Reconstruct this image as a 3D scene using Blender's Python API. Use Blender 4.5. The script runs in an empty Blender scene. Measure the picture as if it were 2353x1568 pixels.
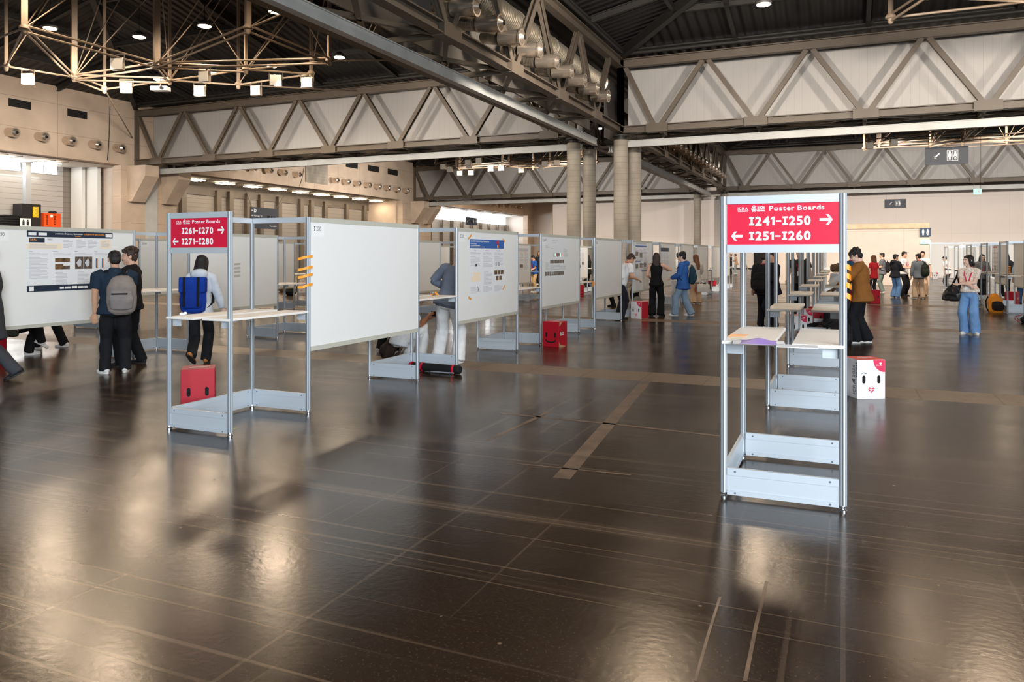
import bpy, bmesh, math, random
from mathutils import Vector, Matrix, noise, Quaternion
random.seed(7)
C = bpy.context.scene
COL = C.collection
# ---------------------------------------------------------------- camera, sky, exposure
FPX, CX, HY, EYE = 1754.0, 1176.5, 587.0, 1.61
YAW = math.radians(23.44)
SA, CA = math.sin(YAW), math.cos(YAW)
cam = bpy.data.cameras.new('camera'); cam_o = bpy.data.objects.new('camera', cam); COL.objects.link(cam_o)
cam.sensor_width = 36.0; cam.lens = FPX / 2353.0 * 36.0
cam.shift_y = -(784.0 - HY) / 2353.0
cam.clip_start = 0.05; cam.clip_end = 500
cam_o.location = (0, 0, EYE); cam_o.rotation_euler = (math.pi / 2, 0, YAW)
C.camera = cam_o
W = bpy.data.worlds.new('daylight'); C.world = W; W.use_nodes = True
bg = W.node_tree.nodes['Background']; bg.inputs[0].default_value = (0.80, 0.90, 1.0, 1); bg.inputs[1].default_value = 0.5
vs = C.view_settings; vs.view_transform = 'Standard'; vs.look = 'None'; vs.gamma = 1.0; vs.exposure = 0.35; vs.use_curve_mapping = False
LAMP_W = 950.0          # high bay lamps under the roof
FLOOD_W = 2900.0         # floodlights on the tie rods
DAY_W = 2700.0           # daylight through the glazed hall front behind the camera
cy = C.cycles
cy.max_bounces = 6; cy.diffuse_bounces = 3; cy.glossy_bounces = 3; cy.transmission_bounces = 4; cy.caustics_reflective = False; cy.caustics_refractive = False
cy.use_denoising = True; cy.use_adaptive_sampling = True; cy.adaptive_threshold = 0.06; cy.sample_clamp_indirect = 6.0

def area(name, loc, target, sx, sy, power, col):
    l = bpy.data.lights.new(name, 'AREA'); l.shape = 'RECTANGLE'; l.size = sx; l.size_y = sy; l.energy = power; l.color = col
    o = bpy.data.objects.new(name, l); COL.objects.link(o); o.location = loc
    o.rotation_euler = (Vector(target) - Vector(loc)).to_track_quat('-Z', 'Y').to_euler(); return o
area('front_window_daylight', (6.5, -4.8, 4.2), (-3, 8, 1.2), 10, 5.5, DAY_W, (0.86, 0.94, 1.0))

# ---------------------------------------------------------------- helpers
def at(px, py, w):
    u = (px - CX) * w / FPX
    return Vector((u * CA - w * SA, u * SA + w * CA, EYE + (HY - py) * w / FPX))
def atz(px, py, z):
    return at(px, py, FPX * (z - EYE) / (HY - py))
def onx(px, X):          # Y at which the image column px meets the plane x = X
    t = (px - CX) / FPX
    return X * (t * SA + CA) / (t * CA - SA)
def s(r, g, b):
    f = lambda c: (c / 255 / 12.92) if c <= 10 else ((c / 255 + 0.055) / 1.055) ** 2.4
    return (f(r), f(g), f(b), 1)
ORD = 'first second third fourth fifth sixth seventh eighth ninth tenth eleventh twelfth thirteenth fourteenth fifteenth sixteenth seventeenth eighteenth nineteenth twentieth'.split()

class MB:
    def __init__(self): self.v = []; self.f = []; self.m = []; self.k = 0
    def face(self, idx): self.f.append(idx); self.m.append(self.k)
    def add(self, pts, faces):
        n = len(self.v); self.v += [tuple(p) for p in pts]
        for f in faces: self.face([n + i for i in f])
        return self
    def box(self, x0, x1, y0, y1, z0, z1):
        return self.add([(x0,y0,z0),(x1,y0,z0),(x1,y1,z0),(x0,y1,z0),(x0,y0,z1),(x1,y0,z1),(x1,y1,z1),(x0,y1,z1)],
                        [(0,3,2,1),(4,5,6,7),(0,1,5,4),(1,2,6,5),(2,3,7,6),(3,0,4,7)])
    def bevbox(self, x0, x1, y0, y1, z0, z1, b):
        bm = bmesh.new(); bmesh.ops.create_cube(bm, size=1)
        for v in bm.verts: v.co = Vector(((x0+x1)/2+v.co.x*(x1-x0), (y0+y1)/2+v.co.y*(y1-y0), (z0+z1)/2+v.co.z*(z1-z0)))
        bmesh.ops.bevel(bm, geom=bm.edges[:], offset=b, segments=2, affect='EDGES', profile=0.6)
        bm.verts.index_update(); self.add([v.co for v in bm.verts], [[v.index for v in f.verts] for f in bm.faces]); bm.free(); return self
    def bar(self, p, q, w, h, up=(0, 0, 1)):
        p, q = Vector(p), Vector(q); d = (q - p).normalized(); up = Vector(up)
        sd = d.cross(up)
        if sd.length < 1e-4: sd = d.cross(Vector((0, 1, 0)))
        sd.normalize(); u = sd.cross(d)
        P = []
        for c in (p, q):
            for a, b in ((-1,-1),(1,-1),(1,1),(-1,1)): P.append(c + sd*(a*w/2) + u*(b*h/2))
        return self.add(P, [(0,1,2,3),(7,6,5,4),(0,4,5,1),(1,5,6,2),(2,6,7,3),(3,7,4,0)])
    def ibeam(self, p, q, w, h, t=0.04, up=(0, 0, 1)):
        p, q = Vector(p), Vector(q); d = (q - p).normalized(); up = Vector(up)
        sd = d.cross(up); sd = sd.normalized() if sd.length > 1e-4 else d.cross(Vector((0,1,0))).normalized(); u = sd.cross(d)
        self.bar(p + u*(h-t)/2, q + u*(h-t)/2, w, t, up); self.bar(p - u*(h-t)/2, q - u*(h-t)/2, w, t, up)
        return self.bar(p, q, t, h - 2*t, up)
    def tube(self, P, R, side=(1, 0, 0), n=12, cap=0.55):
        P = [Vector(p) for p in P]; R = [r if isinstance(r, tuple) else (r, r) for r in R]; sides = []
        N = len(P); rings = []; side = Vector(side)
        for i in range(N):
            t = (P[min(i+1, N-1)] - P[max(i-1, 0)]).normalized()
            sd = side - t * side.dot(t)
            if sd.length < 0.15: sd = t.cross(Vector((0.3, 0.9, 0.2)))
            sd.normalize(); fr = t.cross(sd); rings.append((P[i], t, sd, fr, R[i]))
        if cap:
            p, t, sd, fr, r = rings[0]; e = min(r) * cap; rings.insert(0, (p - t*e, t, sd, fr, (r[0]*.62, r[1]*.62)))
            p, t, sd, fr, r = rings[-1]; e = min(r) * cap; rings.append((p + t*e, t, sd, fr, (r[0]*.62, r[1]*.62)))
        base = len(self.v)
        for p, t, sd, fr, r in rings:
            for k in range(n):
                a = 2*math.pi*k/n; self.v.append(tuple(p + sd*(math.cos(a)*r[0]) + fr*(math.sin(a)*r[1])))
        for i in range(len(rings)-1):
            for k in range(n):
                a = base+i*n+k; b = base+i*n+(k+1) % n; self.face([a, b, b+n, a+n])
        self.face([base+k for k in range(n)][::-1]); self.face([base+(len(rings)-1)*n+k for k in range(n)])
        return self
    def ball(self, c, r, M=None, n=14, m=9):
        c = Vector(c); base = len(self.v)
        pts = [Vector((0, 0, -1))]
        for i in range(1, m):
            a = -math.pi/2 + math.pi*i/m
            for k in range(n): b = 2*math.pi*k/n; pts.append(Vector((math.cos(a)*math.cos(b), math.cos(a)*math.sin(b), math.sin(a))))
        pts.append(Vector((0, 0, 1)))
        for p in pts:
            q = c + Vector((p.x*r[0], p.y*r[1], p.z*r[2])); self.v.append(tuple(M @ q if M else q))
        for k in range(n): self.face([base, base+1+(k+1) % n, base+1+k])
        for i in range(m-2):
            for k in range(n):
                a = base+1+i*n+k; b = base+1+i*n+(k+1) % n; self.face([a, b, b+n, a+n])
        top = len(self.v)-1
        for k in range(n): self.face([top, base+1+(m-2)*n+k, base+1+(m-2)*n+(k+1) % n])
        return self
    def lathe(self, prof, p, axis=(0, 0, 1), n=24):      # prof: (radius, distance along axis)
        ax = Vector(axis).normalized(); sd = ax.orthogonal().normalized(); fr = ax.cross(sd); base = len(self.v); p = Vector(p)
        for r, h in prof:
            for k in range(n):
                a = 2*math.pi*k/n; self.v.append(tuple(p + ax*h + sd*(math.cos(a)*r) + fr*(math.sin(a)*r)))
        for i in range(len(prof)-1):
            for k in range(n):
                a = base+i*n+k; b = base+i*n+(k+1) % n; self.face([a, b, b+n, a+n])
        self.face([base+k for k in range(n)][::-1]); self.face([base+(len(prof)-1)*n+k for k in range(n)])
        return self
    def prism(self, poly, T, d0, d1):                    # poly in (x, y), T maps (x, y, depth) to a point
        n = len(poly); P = [T(x, y, d0) for x, y in poly] + [T(x, y, d1) for x, y in poly]
        return self.add(P, [tuple(range(n))[::-1], tuple(range(n, 2*n))] + [(i, (i+1) % n, n+(i+1) % n, n+i) for i in range(n)])
    def rect(self, T, x0, x1, y0, y1, d=0.0):
        return self.add([T(x0,y0,d), T(x1,y0,d), T(x1,y1,d), T(x0,y1,d)], [(0,1,2,3)])
    def xform(self, M): self.v = [tuple(M @ Vector(p)) for p in self.v]; return self
    def mesh(self, name, mats):
        me = bpy.data.meshes.new(name); me.from_pydata(self.v, [], self.f)
        for m in (mats if isinstance(mats, (list, tuple)) else [mats]): me.materials.append(m)
        if any(self.m): me.polygons.foreach_set('material_index', self.m)
        me.update(); return me
    def build(self, name, mats, parent=None, smooth=False, fixn=True):
        me = self.mesh(name, mats)
        if fixn:
            bm = bmesh.new(); bm.from_mesh(me); bmesh.ops.recalc_face_normals(bm, faces=bm.faces[:]); bm.to_mesh(me); bm.free()
        if smooth:
            me.polygons.foreach_set('use_smooth', [True]*len(me.polygons))
            if smooth != 2: me.set_sharp_from_angle(angle=math.radians(38))
        o = bpy.data.objects.new(name, me); COL.objects.link(o)
        if parent: o.parent = parent
        return o

def tag(o, label=None, cat=None, group=None, kind=None):
    if label: o['label'] = label
    if cat: o['category'] = cat
    if group: o['group'] = group
    if kind: o['kind'] = kind
    return o
def thing(name, label, cat, loc=(0, 0, 0), rz=0.0, group=None):
    o = bpy.data.objects.new(name, None); COL.objects.link(o); o.location = loc; o.rotation_euler = (0, 0, rz); o.empty_display_size = 0.1
    return tag(o, label, cat, group)
def kids(o, idx):
    return idx.get(o.name, [])
def dup(root, loc=None, rz=None, label=None, group=None):
    r = root.copy(); COL.objects.link(r)
    if loc is not None: r.location = loc
    if rz is not None: r.rotation_euler = (0, 0, rz)
    if label: r['label'] = label
    if group: r['group'] = group
    for ch in list(root.children):
        c = ch.copy(); COL.objects.link(c); c.parent = r
        for g in list(ch.children):
            d = g.copy(); COL.objects.link(d); d.parent = c
    return r
def struct(o, name=None):
    o['kind'] = 'structure'; return o

# ---------------------------------------------------------------- materials
def mat(name, col, rough=0.6, metal=0.0, spec=0.4, emit=None, es=0.0, noise_s=None, noise_a=0.0, bump=0.0, bscale=40.0, trans=0.0, alpha=1.0, stretch=None):
    m = bpy.data.materials.new(name); m.use_nodes = True; nt = m.node_tree; b = nt.nodes['Principled BSDF']
    b.inputs['Base Color'].default_value = col; b.inputs['Roughness'].default_value = rough; b.inputs['Metallic'].default_value = metal
    b.inputs['Specular IOR Level'].default_value = spec; b.inputs['Alpha'].default_value = alpha
    if emit: b.inputs['Emission Color'].default_value = emit; b.inputs['Emission Strength'].default_value = es
    if trans: b.inputs['Transmission Weight'].default_value = trans
    if noise_s or bump:
        tc = nt.nodes.new('ShaderNodeTexCoord'); src = tc.outputs['Object']
        if stretch:
            mp = nt.nodes.new('ShaderNodeMapping'); mp.inputs['Scale'].default_value = stretch; nt.links.new(src, mp.inputs[0]); src = mp.outputs[0]
    if noise_s:
        n = nt.nodes.new('ShaderNodeTexNoise'); n.inputs['Scale'].default_value = noise_s; n.inputs['Detail'].default_value = 6; nt.links.new(src, n.inputs['Vector'])
        mr = nt.nodes.new('ShaderNodeMapRange'); mr.inputs[1].default_value = 0.3; mr.inputs[2].default_value = 0.7; mr.inputs[3].default_value = 1 - noise_a; mr.inputs[4].default_value = 1 + noise_a
        nt.links.new(n.outputs[0], mr.inputs[0])
        vm = nt.nodes.new('ShaderNodeVectorMath'); vm.operation = 'SCALE'; vm.inputs[0].default_value = col[:3]; nt.links.new(mr.outputs[0], vm.inputs['Scale']); nt.links.new(vm.outputs[0], b.inputs['Base Color'])
    if bump:
        n2 = nt.nodes.new('ShaderNodeTexNoise'); n2.inputs['Scale'].default_value = bscale; n2.inputs['Detail'].default_value = 4; nt.links.new(src, n2.inputs['Vector'])
        bp = nt.nodes.new('ShaderNodeBump'); bp.inputs['Strength'].default_value = bump; bp.inputs['Distance'].default_value = 0.02; nt.links.new(n2.outputs[0], bp.inputs['Height']); nt.links.new(bp.outputs[0], b.inputs['Normal'])
    return m
def lines(m, axes, scale, bw, rh, col, mortar=0.004, offset=0.0, strength=1.0):   # joint lines laid over a material, axes picks two object coordinates
    nt = m.node_tree; b = nt.nodes['Principled BSDF']; tc = nt.nodes.new('ShaderNodeTexCoord'); sp = nt.nodes.new('ShaderNodeSeparateXYZ'); cb = nt.nodes.new('ShaderNodeCombineXYZ')
    nt.links.new(tc.outputs['Object'], sp.inputs[0]); nt.links.new(sp.outputs[axes[0]], cb.inputs[0]); nt.links.new(sp.outputs[axes[1]], cb.inputs[1])
    br = nt.nodes.new('ShaderNodeTexBrick'); br.offset = offset; br.inputs['Scale'].default_value = scale; br.inputs['Brick Width'].default_value = bw; br.inputs['Row Height'].default_value = rh; br.inputs['Mortar Size'].default_value = mortar; br.inputs['Mortar Smooth'].default_value = 0.3
    nt.links.new(cb.outputs[0], br.inputs['Vector'])
    mx = nt.nodes.new('ShaderNodeMix'); mx.data_type = 'RGBA'; mul = nt.nodes.new('ShaderNodeMath'); mul.operation = 'MULTIPLY'; mul.inputs[1].default_value = strength
    nt.links.new(br.outputs['Fac'], mul.inputs[0]); nt.links.new(mul.outputs[0], mx.inputs['Factor'])
    bc = b.inputs['Base Color']
    if bc.is_linked: nt.links.new(bc.links[0].from_socket, mx.inputs['A'])
    else: mx.inputs['A'].default_value = bc.default_value
    mx.inputs['B'].default_value = col; nt.links.new(mx.outputs['Result'], bc)
    return m
M = {}
M['concrete'] = lines(mat('board_marked_concrete', s(194,174,154), 0.85, noise_s=0.55, noise_a=0.13, bump=0.25, bscale=6), (1, 2), 1, 4.2, 2.1, s(128,108,90), 0.012)
M['concrete_plain'] = mat('concrete', s(194,174,154), 0.85, noise_s=0.7, noise_a=0.14, bump=0.2, bscale=7)
M['column'] = mat('column_concrete', s(146,138,126), 0.85, noise_s=0.9, noise_a=0.3, bump=0.4, bscale=9, stretch=(1, 1, 0.5))
lines(M['column'], (2, 2), 1, 300, 0.34, s(112,104,92), 0.02, strength=.45)
M['farwall'] = lines(mat('painted_wall_panel', s(222,211,203), 0.7), (0, 2), 1, 2.6, 3.9, s(200,188,178), 0.01)
M['partition'] = lines(mat('fairfaced_partition', s(204,190,178), 0.75, noise_s=1.5, noise_a=0.05), (0, 2), 1, 3.0, 2.92, s(180,160,140), 0.012)
M['wood_edge'] = mat('pale_wood_edge', s(206,178,148), 0.7, noise_s=3, noise_a=0.15)
M['steel'] = mat('painted_truss_steel', s(96,86,75), 0.5, spec=0.35, noise_s=1.2, noise_a=0.10)
M['steel_dark'] = mat('dark_roof_steel', s(46,43,40), 0.55, spec=0.3)
M['strut'] = mat('cream_strut_steel', s(142,124,106), 0.5, spec=0.35)
M['track'] = mat('galvanised_track', s(192,192,188), 0.5, metal=0.0, noise_s=0.8, noise_a=0.12)
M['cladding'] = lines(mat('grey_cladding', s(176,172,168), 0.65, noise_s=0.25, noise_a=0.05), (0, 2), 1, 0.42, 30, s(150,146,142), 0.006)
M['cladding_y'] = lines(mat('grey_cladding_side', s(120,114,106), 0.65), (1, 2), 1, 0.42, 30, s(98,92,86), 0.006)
M['zinc'] = mat('spiral_duct_zinc', s(196,186,170), 0.28, metal=0.9)
M['brushed'] = mat('brushed_nozzle_steel', s(214,200,184), 0.26, metal=0.85)
M['black'] = mat('black_gap', s(16,15,15), 0.8)
M['grille'] = mat('dark_grille', s(38,36,36), 0.6)
M['lamp'] = mat('lamp_lens', (1, .86, .66, 1), 0.4, emit=(1, .80, .56, 1), es=16)
M['tubelamp'] = mat('lamp_tube_glow', (1, .9, .75, 1), 0.4, emit=(1, .84, .62, 1), es=22)
M['housing'] = mat('lamp_housing', s(70,68,66), 0.5)
M['floodglass'] = mat('flood_lens', s(214,204,190), 0.35, emit=(1, .88, .72, 1), es=0.12)
M['daypane'] = mat('daylit_window_pane', (1, 1, 1, 1), 0.3, emit=(0.93, 0.97, 1.0, 1), es=7)
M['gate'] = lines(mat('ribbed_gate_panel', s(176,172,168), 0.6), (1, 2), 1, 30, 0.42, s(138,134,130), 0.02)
M['gate_shaded'] = lines(mat('ribbed_gate_panel_shaded', s(132,124,116), 0.6), (1, 2), 1, 30, 0.42, s(104,98,92), 0.02)  # same gate panel darkened: shade of the middle recess put into its colour
M['whitepanel'] = mat('white_room_panel', s(222,222,218), 0.6)
M['soffit'] = mat('soffit_plaster', s(206,198,186), 0.7)
M['alu'] = mat('anodised_aluminium', s(196,202,208), 0.38, metal=0.35, spec=0.5)
M['alu_dark'] = mat('aluminium_groove', s(104,112,122), 0.5, metal=0.3)
M['kick'] = mat('kick_panel_sheet', s(198,206,214), 0.42, metal=0.2)
M['chrome'] = mat('chrome_foot', s(170,172,176), 0.2, metal=0.9)
M['board'] = mat('white_laminate', s(240,240,238), 0.5)
M['rail'] = mat('beige_edge_rail', s(196,194,182), 0.5)
M['shelf'] = mat('white_shelf_board', s(244,238,232), 0.45)
M['red'] = mat('sign_red', s(210,16,56), 0.45)
M['white'] = mat('white_print', s(246,246,246), 0.5)
M['ink'] = mat('black_print', s(40,40,52), 0.6)
M['grey_ink'] = mat('grey_print', s(206,206,213), 0.7)
M['navy'] = mat('navy_print', s(36,48,66), 0.55)
M['blue'] = mat('blue_print', s(40,96,172), 0.5)
M['orange'] = mat('orange_tape', s(255,160,44), 0.5)
M['cream'] = mat('cream_print', s(250,232,206), 0.6)
M['photo'] = mat('brown_photo_print', s(112,84,58), 0.5, noise_s=14, noise_a=0.7)
M['photo2'] = mat('dark_photo_print', s(96,82,72), 0.5, noise_s=18, noise_a=0.8)
M['multi'] = mat('mixed_photo_print', s(120,110,100), 0.5, noise_s=40, noise_a=0.95)
M['paper'] = mat('paper', s(238,240,243), 0.6)
M['signgrey'] = mat('charcoal_sign', s(58,62,70), 0.5)
M['signblue'] = mat('dark_blue_sign', s(48,64,88), 0.5)
M['green'] = mat('lit_green_sign', s(150,225,190), 0.4, emit=(.55, 1, .8, 1), es=.55)
M['boxred'] = mat('red_cardboard', s(182,14,38), 0.5)
M['boxwhite'] = mat('white_cardboard', s(240,238,240), 0.5)
M['kraft'] = mat('bare_cardboard', s(196,158,116), 0.7)
M['hole'] = mat('hole_shadow', s(22,16,18), 0.9)
M['boxpink'] = mat('pink_print', s(226,52,92), 0.5)
M['boxgrey'] = mat('slate_print', s(70,78,92), 0.6)

def floor_mat():
    m = mat('polished_asphalt_floor', s(54,45,38), 0.2, spec=0.37); nt = m.node_tree; L = nt.links.new; b = nt.nodes['Principled BSDF']
    N = nt.nodes.new
    tc = N('ShaderNodeTexCoord'); sp = N('ShaderNodeSeparateXYZ'); L(tc.outputs['Object'], sp.inputs[0])
    def noise_(scale, det, sc=(1, 1, 1), rough=0.5):
        mp = N('ShaderNodeMapping'); mp.inputs['Scale'].default_value = sc; L(tc.outputs['Object'], mp.inputs[0])
        n = N('ShaderNodeTexNoise'); n.inputs['Scale'].default_value = scale; n.inputs['Detail'].default_value = det; n.inputs['Roughness'].default_value = rough; L(mp.outputs[0], n.inputs['Vector']); return n.outputs[0]
    def rng(v, a, b_, c, d):
        r = N('ShaderNodeMapRange'); r.inputs[1].default_value = a; r.inputs[2].default_value = b_; r.inputs[3].default_value = c; r.inputs[4].default_value = d; L(v, r.inputs[0]); return r.outputs[0]
    def mth(op, a, b_=None):
        n = N('ShaderNodeMath'); n.operation = op
        for i, x in enumerate((a, b_)):
            if x is None: continue
            if isinstance(x, (int, float)): n.inputs[i].default_value = x
            else: L(x, n.inputs[i])
        return n.outputs[0]
    def mix(f, a, b_):
        n = N('ShaderNodeMix'); n.data_type = 'RGBA'
        if isinstance(f, float): n.inputs['Factor'].default_value = f
        else: L(f, n.inputs['Factor'])
        for k, x in (('A', a), ('B', b_)):
            if isinstance(x, tuple): n.inputs[k].default_value = x
            else: L(x, n.inputs[k])
        return n.outputs['Result']
    big = noise_(0.22, 5); fine = noise_(9, 6, rough=0.7); streakx = noise_(1.0, 5, (0.10, 3.6, 1)); streaky = noise_(1.0, 4, (2.6, 0.07, 1))
    col = mix(rng(big, 0.35, 0.65, 0, 1), s(33,22,14), s(54,38,26))
    col = mix(rng(fine, 0.35, 0.75, 0, 0.45), col, s(34,28,24))
    col = mix(rng(streakx, 0.60, 0.68, 0, 0.30), col, s(120,100,80))
    col = mix(rng(streaky, 0.66, 0.72, 0, 0.18), col, s(118,98,80))
    sc1 = noise_(1.0, 3, (0.05, 9.0, 1)); sc2 = noise_(1.0, 2, (0.09, 21.0, 1)); sc3 = noise_(1.0, 2, (11.0, 0.08, 1))
    col = mix(rng(sc1, 0.63, 0.65, 0, 0.38), col, s(118,97,78)); col = mix(rng(sc2, 0.63, 0.66, 0, 0.35), col, s(130,108,88)); col = mix(rng(sc3, 0.65, 0.68, 0, 0.3), col, s(118,97,78))
    col = mix(rng(noise_(70, 2), 0.55, 0.75, 0, 0.35), col, s(96,80,66))
    spots = N('ShaderNodeTexVoronoi'); spots.inputs['Scale'].default_value = 2.6; L(tc.outputs['Object'], spots.inputs['Vector'])
    col = mix(rng(spots.outputs['Distance'], 0.018, 0.030, 0.55, 0), col, s(150,128,104))
    br = N('ShaderNodeTexBrick'); br.offset = 0; br.inputs['Scale'].default_value = 1; br.inputs['Brick Width'].default_value = 2.18; br.inputs['Row Height'].default_value = 2.18; br.inputs['Mortar Size'].default_value = 0.012; br.inputs['Mortar Smooth'].default_value = 0.4
    L(tc.outputs['Object'], br.inputs['Vector']); col = mix(mth('MULTIPLY', br.outputs['Fac'], 0.30), col, s(112,94,76))
    ym = mth('ABSOLUTE', mth('SUBTRACT', mth('MODULO', mth('ADD', sp.outputs[1], 87.2 - 10.0 + 4.36), 8.72), 4.36))
    strip = rng(ym, 0.36, 0.40, 1, 0)
    tile = N('ShaderNodeTexBrick'); tile.offset = 0; tile.inputs['Scale'].default_value = 1; tile.inputs['Brick Width'].default_value = 0.8; tile.inputs['Row Height'].default_value = 8; tile.inputs['Mortar Size'].default_value = 0.012; L(tc.outputs['Object'], tile.inputs['Vector'])
    stripcol = mix(mth('MULTIPLY', tile.outputs['Fac'], 0.6), mix(rng(fine, 0.3, 0.7, 0, 1), s(112,94,76), s(136,115,94)), s(70,58,48))
    col = mix(mth('MULTIPLY', strip, 0.85), col, stripcol)
    b.inputs['Specular Tint'].default_value = (1.0, .80, .62, 1)  # warmth of the lamp light in reflections, put into the specular colour
    L(col, b.inputs['Base Color'])
    r = rng(noise_(1.3, 5), 0.3, 0.7, 0.17, 0.26)
    L(mth('ADD', r, mth('MULTIPLY', strip, 0.16)), b.inputs['Roughness'])
    bp = N('ShaderNodeBump'); bp.inputs['Strength'].default_value = 0.14; bp.inputs['Distance'].default_value = 0.004; L(noise_(26, 3), bp.inputs['Height']); L(bp.outputs[0], b.inputs['Normal'])
    return m
M['greenscrap'] = mat('lime_tape', s(200,226,60), .5)
M['floor'] = floor_mat()
def roof_mat():
    m = mat('corrugated_roof_sheet', s(36,34,33), 0.5, spec=0.3); nt = m.node_tree; b = nt.nodes['Principled BSDF']; tc = nt.nodes.new('ShaderNodeTexCoord')
    mp = nt.nodes.new('ShaderNodeMapping'); nt.links.new(tc.outputs['UV'], mp.inputs[0]); wv = nt.nodes.new('ShaderNodeTexWave'); wv.inputs['Scale'].default_value = 1.0; nt.links.new(mp.outputs[0], wv.inputs['Vector'])
    bp = nt.nodes.new('ShaderNodeBump'); bp.inputs['Strength'].default_value = 1.0; bp.inputs['Distance'].default_value = 0.12; nt.links.new(wv.outputs[1], bp.inputs['Height']); nt.links.new(bp.outputs[0], b.inputs['Normal'])
    return m
M['roof'] = roof_mat()
_fab = {}
def fab(r, g, b, rough=0.85, na=0.10, ns=9):
    k = (r, g, b, rough)
    if k not in _fab: _fab[k] = mat('cloth_%d_%d_%d' % (r, g, b), s(r, g, b), rough, spec=0.2, noise_s=ns, noise_a=na, bump=0.25, bscale=55)
    return _fab[k]
# ---------------------------------------------------------------- the hall
XW, XB = -52.4, -57.6                      # left wall face, back of its recesses
ZB, ZT, ZE = 8.9, 13.3, 13.9               # truss bottom, truss top, eaves
BAYS_Y = [(4.0, 44.5), (47.8, 88.1), (91.4, 131.6)]
XL, XR = -15.2, -12.2                      # the two planes of the long box truss
fl_ = MB().box(-62, 42, -30, 136, -0.3, 0); fl_.k = 1
def fpt(px, py): p = at(px, py, FPX*EYE/(py-HY)); return Vector((p.x, p.y, .0008))
for P, wd in (([(1150, 950), (1400, 974), (1660, 1003)], .05), ([(1290, 1100), (1490, 870)], .13), ([(1597, 1566), (1630, 1450), (1655, 1372)], .012), ([(1712, 1566), (1737, 1440), (1762, 1337)], .016), ([(1120, 1012), (1260, 948)], .05), ([(1180, 1065), (1450, 1092)], .025)):
    for a, b in zip(P, P[1:]):
        a, b = fpt(*a), fpt(*b); n_ = Vector((-(b-a).y, (b-a).x, 0)).normalized()*wd/2; fl_.add([a-n_, b-n_, b+n_, a+n_], [(0, 1, 2, 3)])       # worn tape residue and scratches
struct(fl_.build('floor', [M['floor'], mat('tape_residue', s(104,82,64), .32, noise_s=5, noise_a=.45)], fixn=False))
rx = roof_mat(); rx.node_tree.nodes['Wave Texture'].bands_direction = 'X'
ry = roof_mat(); ry.node_tree.nodes['Wave Texture'].bands_direction = 'Y'
for m_ in (rx, ry):
    nt = m_.node_tree; mp = nt.nodes['Mapping']; nt.links.new(nt.nodes['Texture Coordinate'].outputs['Object'], mp.inputs[0]); mp.inputs['Scale'].default_value = (0.55, 0.55, 0.55)
rf = MB()
def pyramid(x0, x1, y0, y1):
    cx, cy_ = (x0+x1)/2, (y0+y1)/2; z0, z1 = ZE, ZE + 4.6; n = len(rf.v)
    rf.v += [(x0,y0,z0),(x1,y0,z0),(x1,y1,z0),(x0,y1,z0),(cx,cy_,z1)]
    rf.k = 0; rf.face([n, n+1, n+4]); rf.face([n+2, n+3, n+4]); rf.k = 1; rf.face([n+1, n+2, n+4]); rf.face([n+3, n, n+4])
for y0, y1 in BAYS_Y:
    pyramid(-52.4, XL, y0, y1); pyramid(XR, 28, y0, y1)
rf.k = 0
for a in ((XL, XR, -30, 136), (28, 42, -30, 136)): rf.box(a[0], a[1], a[2], a[3], ZE-.05, 14.5)
for y0, y1 in ((-30, 4.0), (44.5, 47.8), (88.1, 91.4), (131.6, 136)):
    rf.box(-52.4, XL, y0, y1, ZE-.05, 14.5); rf.box(XR, 28, y0, y1, ZE-.05, 14.5)
struct(rf.build('ceiling', [rx, ry], fixn=False))

wl = MB()
for i, (y0, y1) in enumerate(BAYS_Y):
    wl.box(XW-0.9, XW, y0-3.4, y1+0.1, 8.78, 14.3)
PIERS = [(0.5, 5.4), (43.1, 48.6), (85.2, 92.6), (128, 136)]
for a, b in PIERS: wl.box(XW-0.9, XW-0.002, a, b, 0, 8.79)
struct(wl.build('wall_left', M['concrete'])); 
so = MB(); so.box(-62, XW-0.9, -10, 136, 8.72, 8.9); struct(so.build('ceiling_recess', M['soffit']))
rb = MB(); rb.box(XB-0.6, XB, -10, 42, 0, 8.05); rb.box(XB-0.6, XB, 91, 136, 0, 7.2); struct(rb.build('wall_recess', M['gate'])); struct(MB().box(XB-0.6, XB, 42, 91, 0, 8.72).build('wall_gates', M['gate_shaded']))
struct(MB().box(-34, 42, 91.6, 92.2, 0, 14.3).build('wall_back', M['farwall']))
struct(MB().box(-62, -33.4, 131.2, 136, 0, 14.3).build('wall_end', M['farwall']))
struct(MB().box(-34.3, -33.7, 92.2, 131.2, 0, 14.3).build('wall_side', M['concrete_plain']))
# window strips high in the recess wall
for i, (a, b, z) in enumerate(((30, 38.6, 8.08), (39.3, 41.6, 8.08), (93.0, 130.0, 7.25))):
    o = struct(MB().box(XB-0.35, XB-0.25, a, b, z, 8.72).build('window_%d' % (i+1), M['daypane']))
    f = MB(); n = max(2, int((b-a)/2.2))
    for k in range(n+1):
        y = a + (b-a)*k/n; f.box(XB-0.2, XB-0.08, y-0.05, y+0.05, z, 8.72)
    f.build('window_frame', M['alu'], o)
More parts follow.
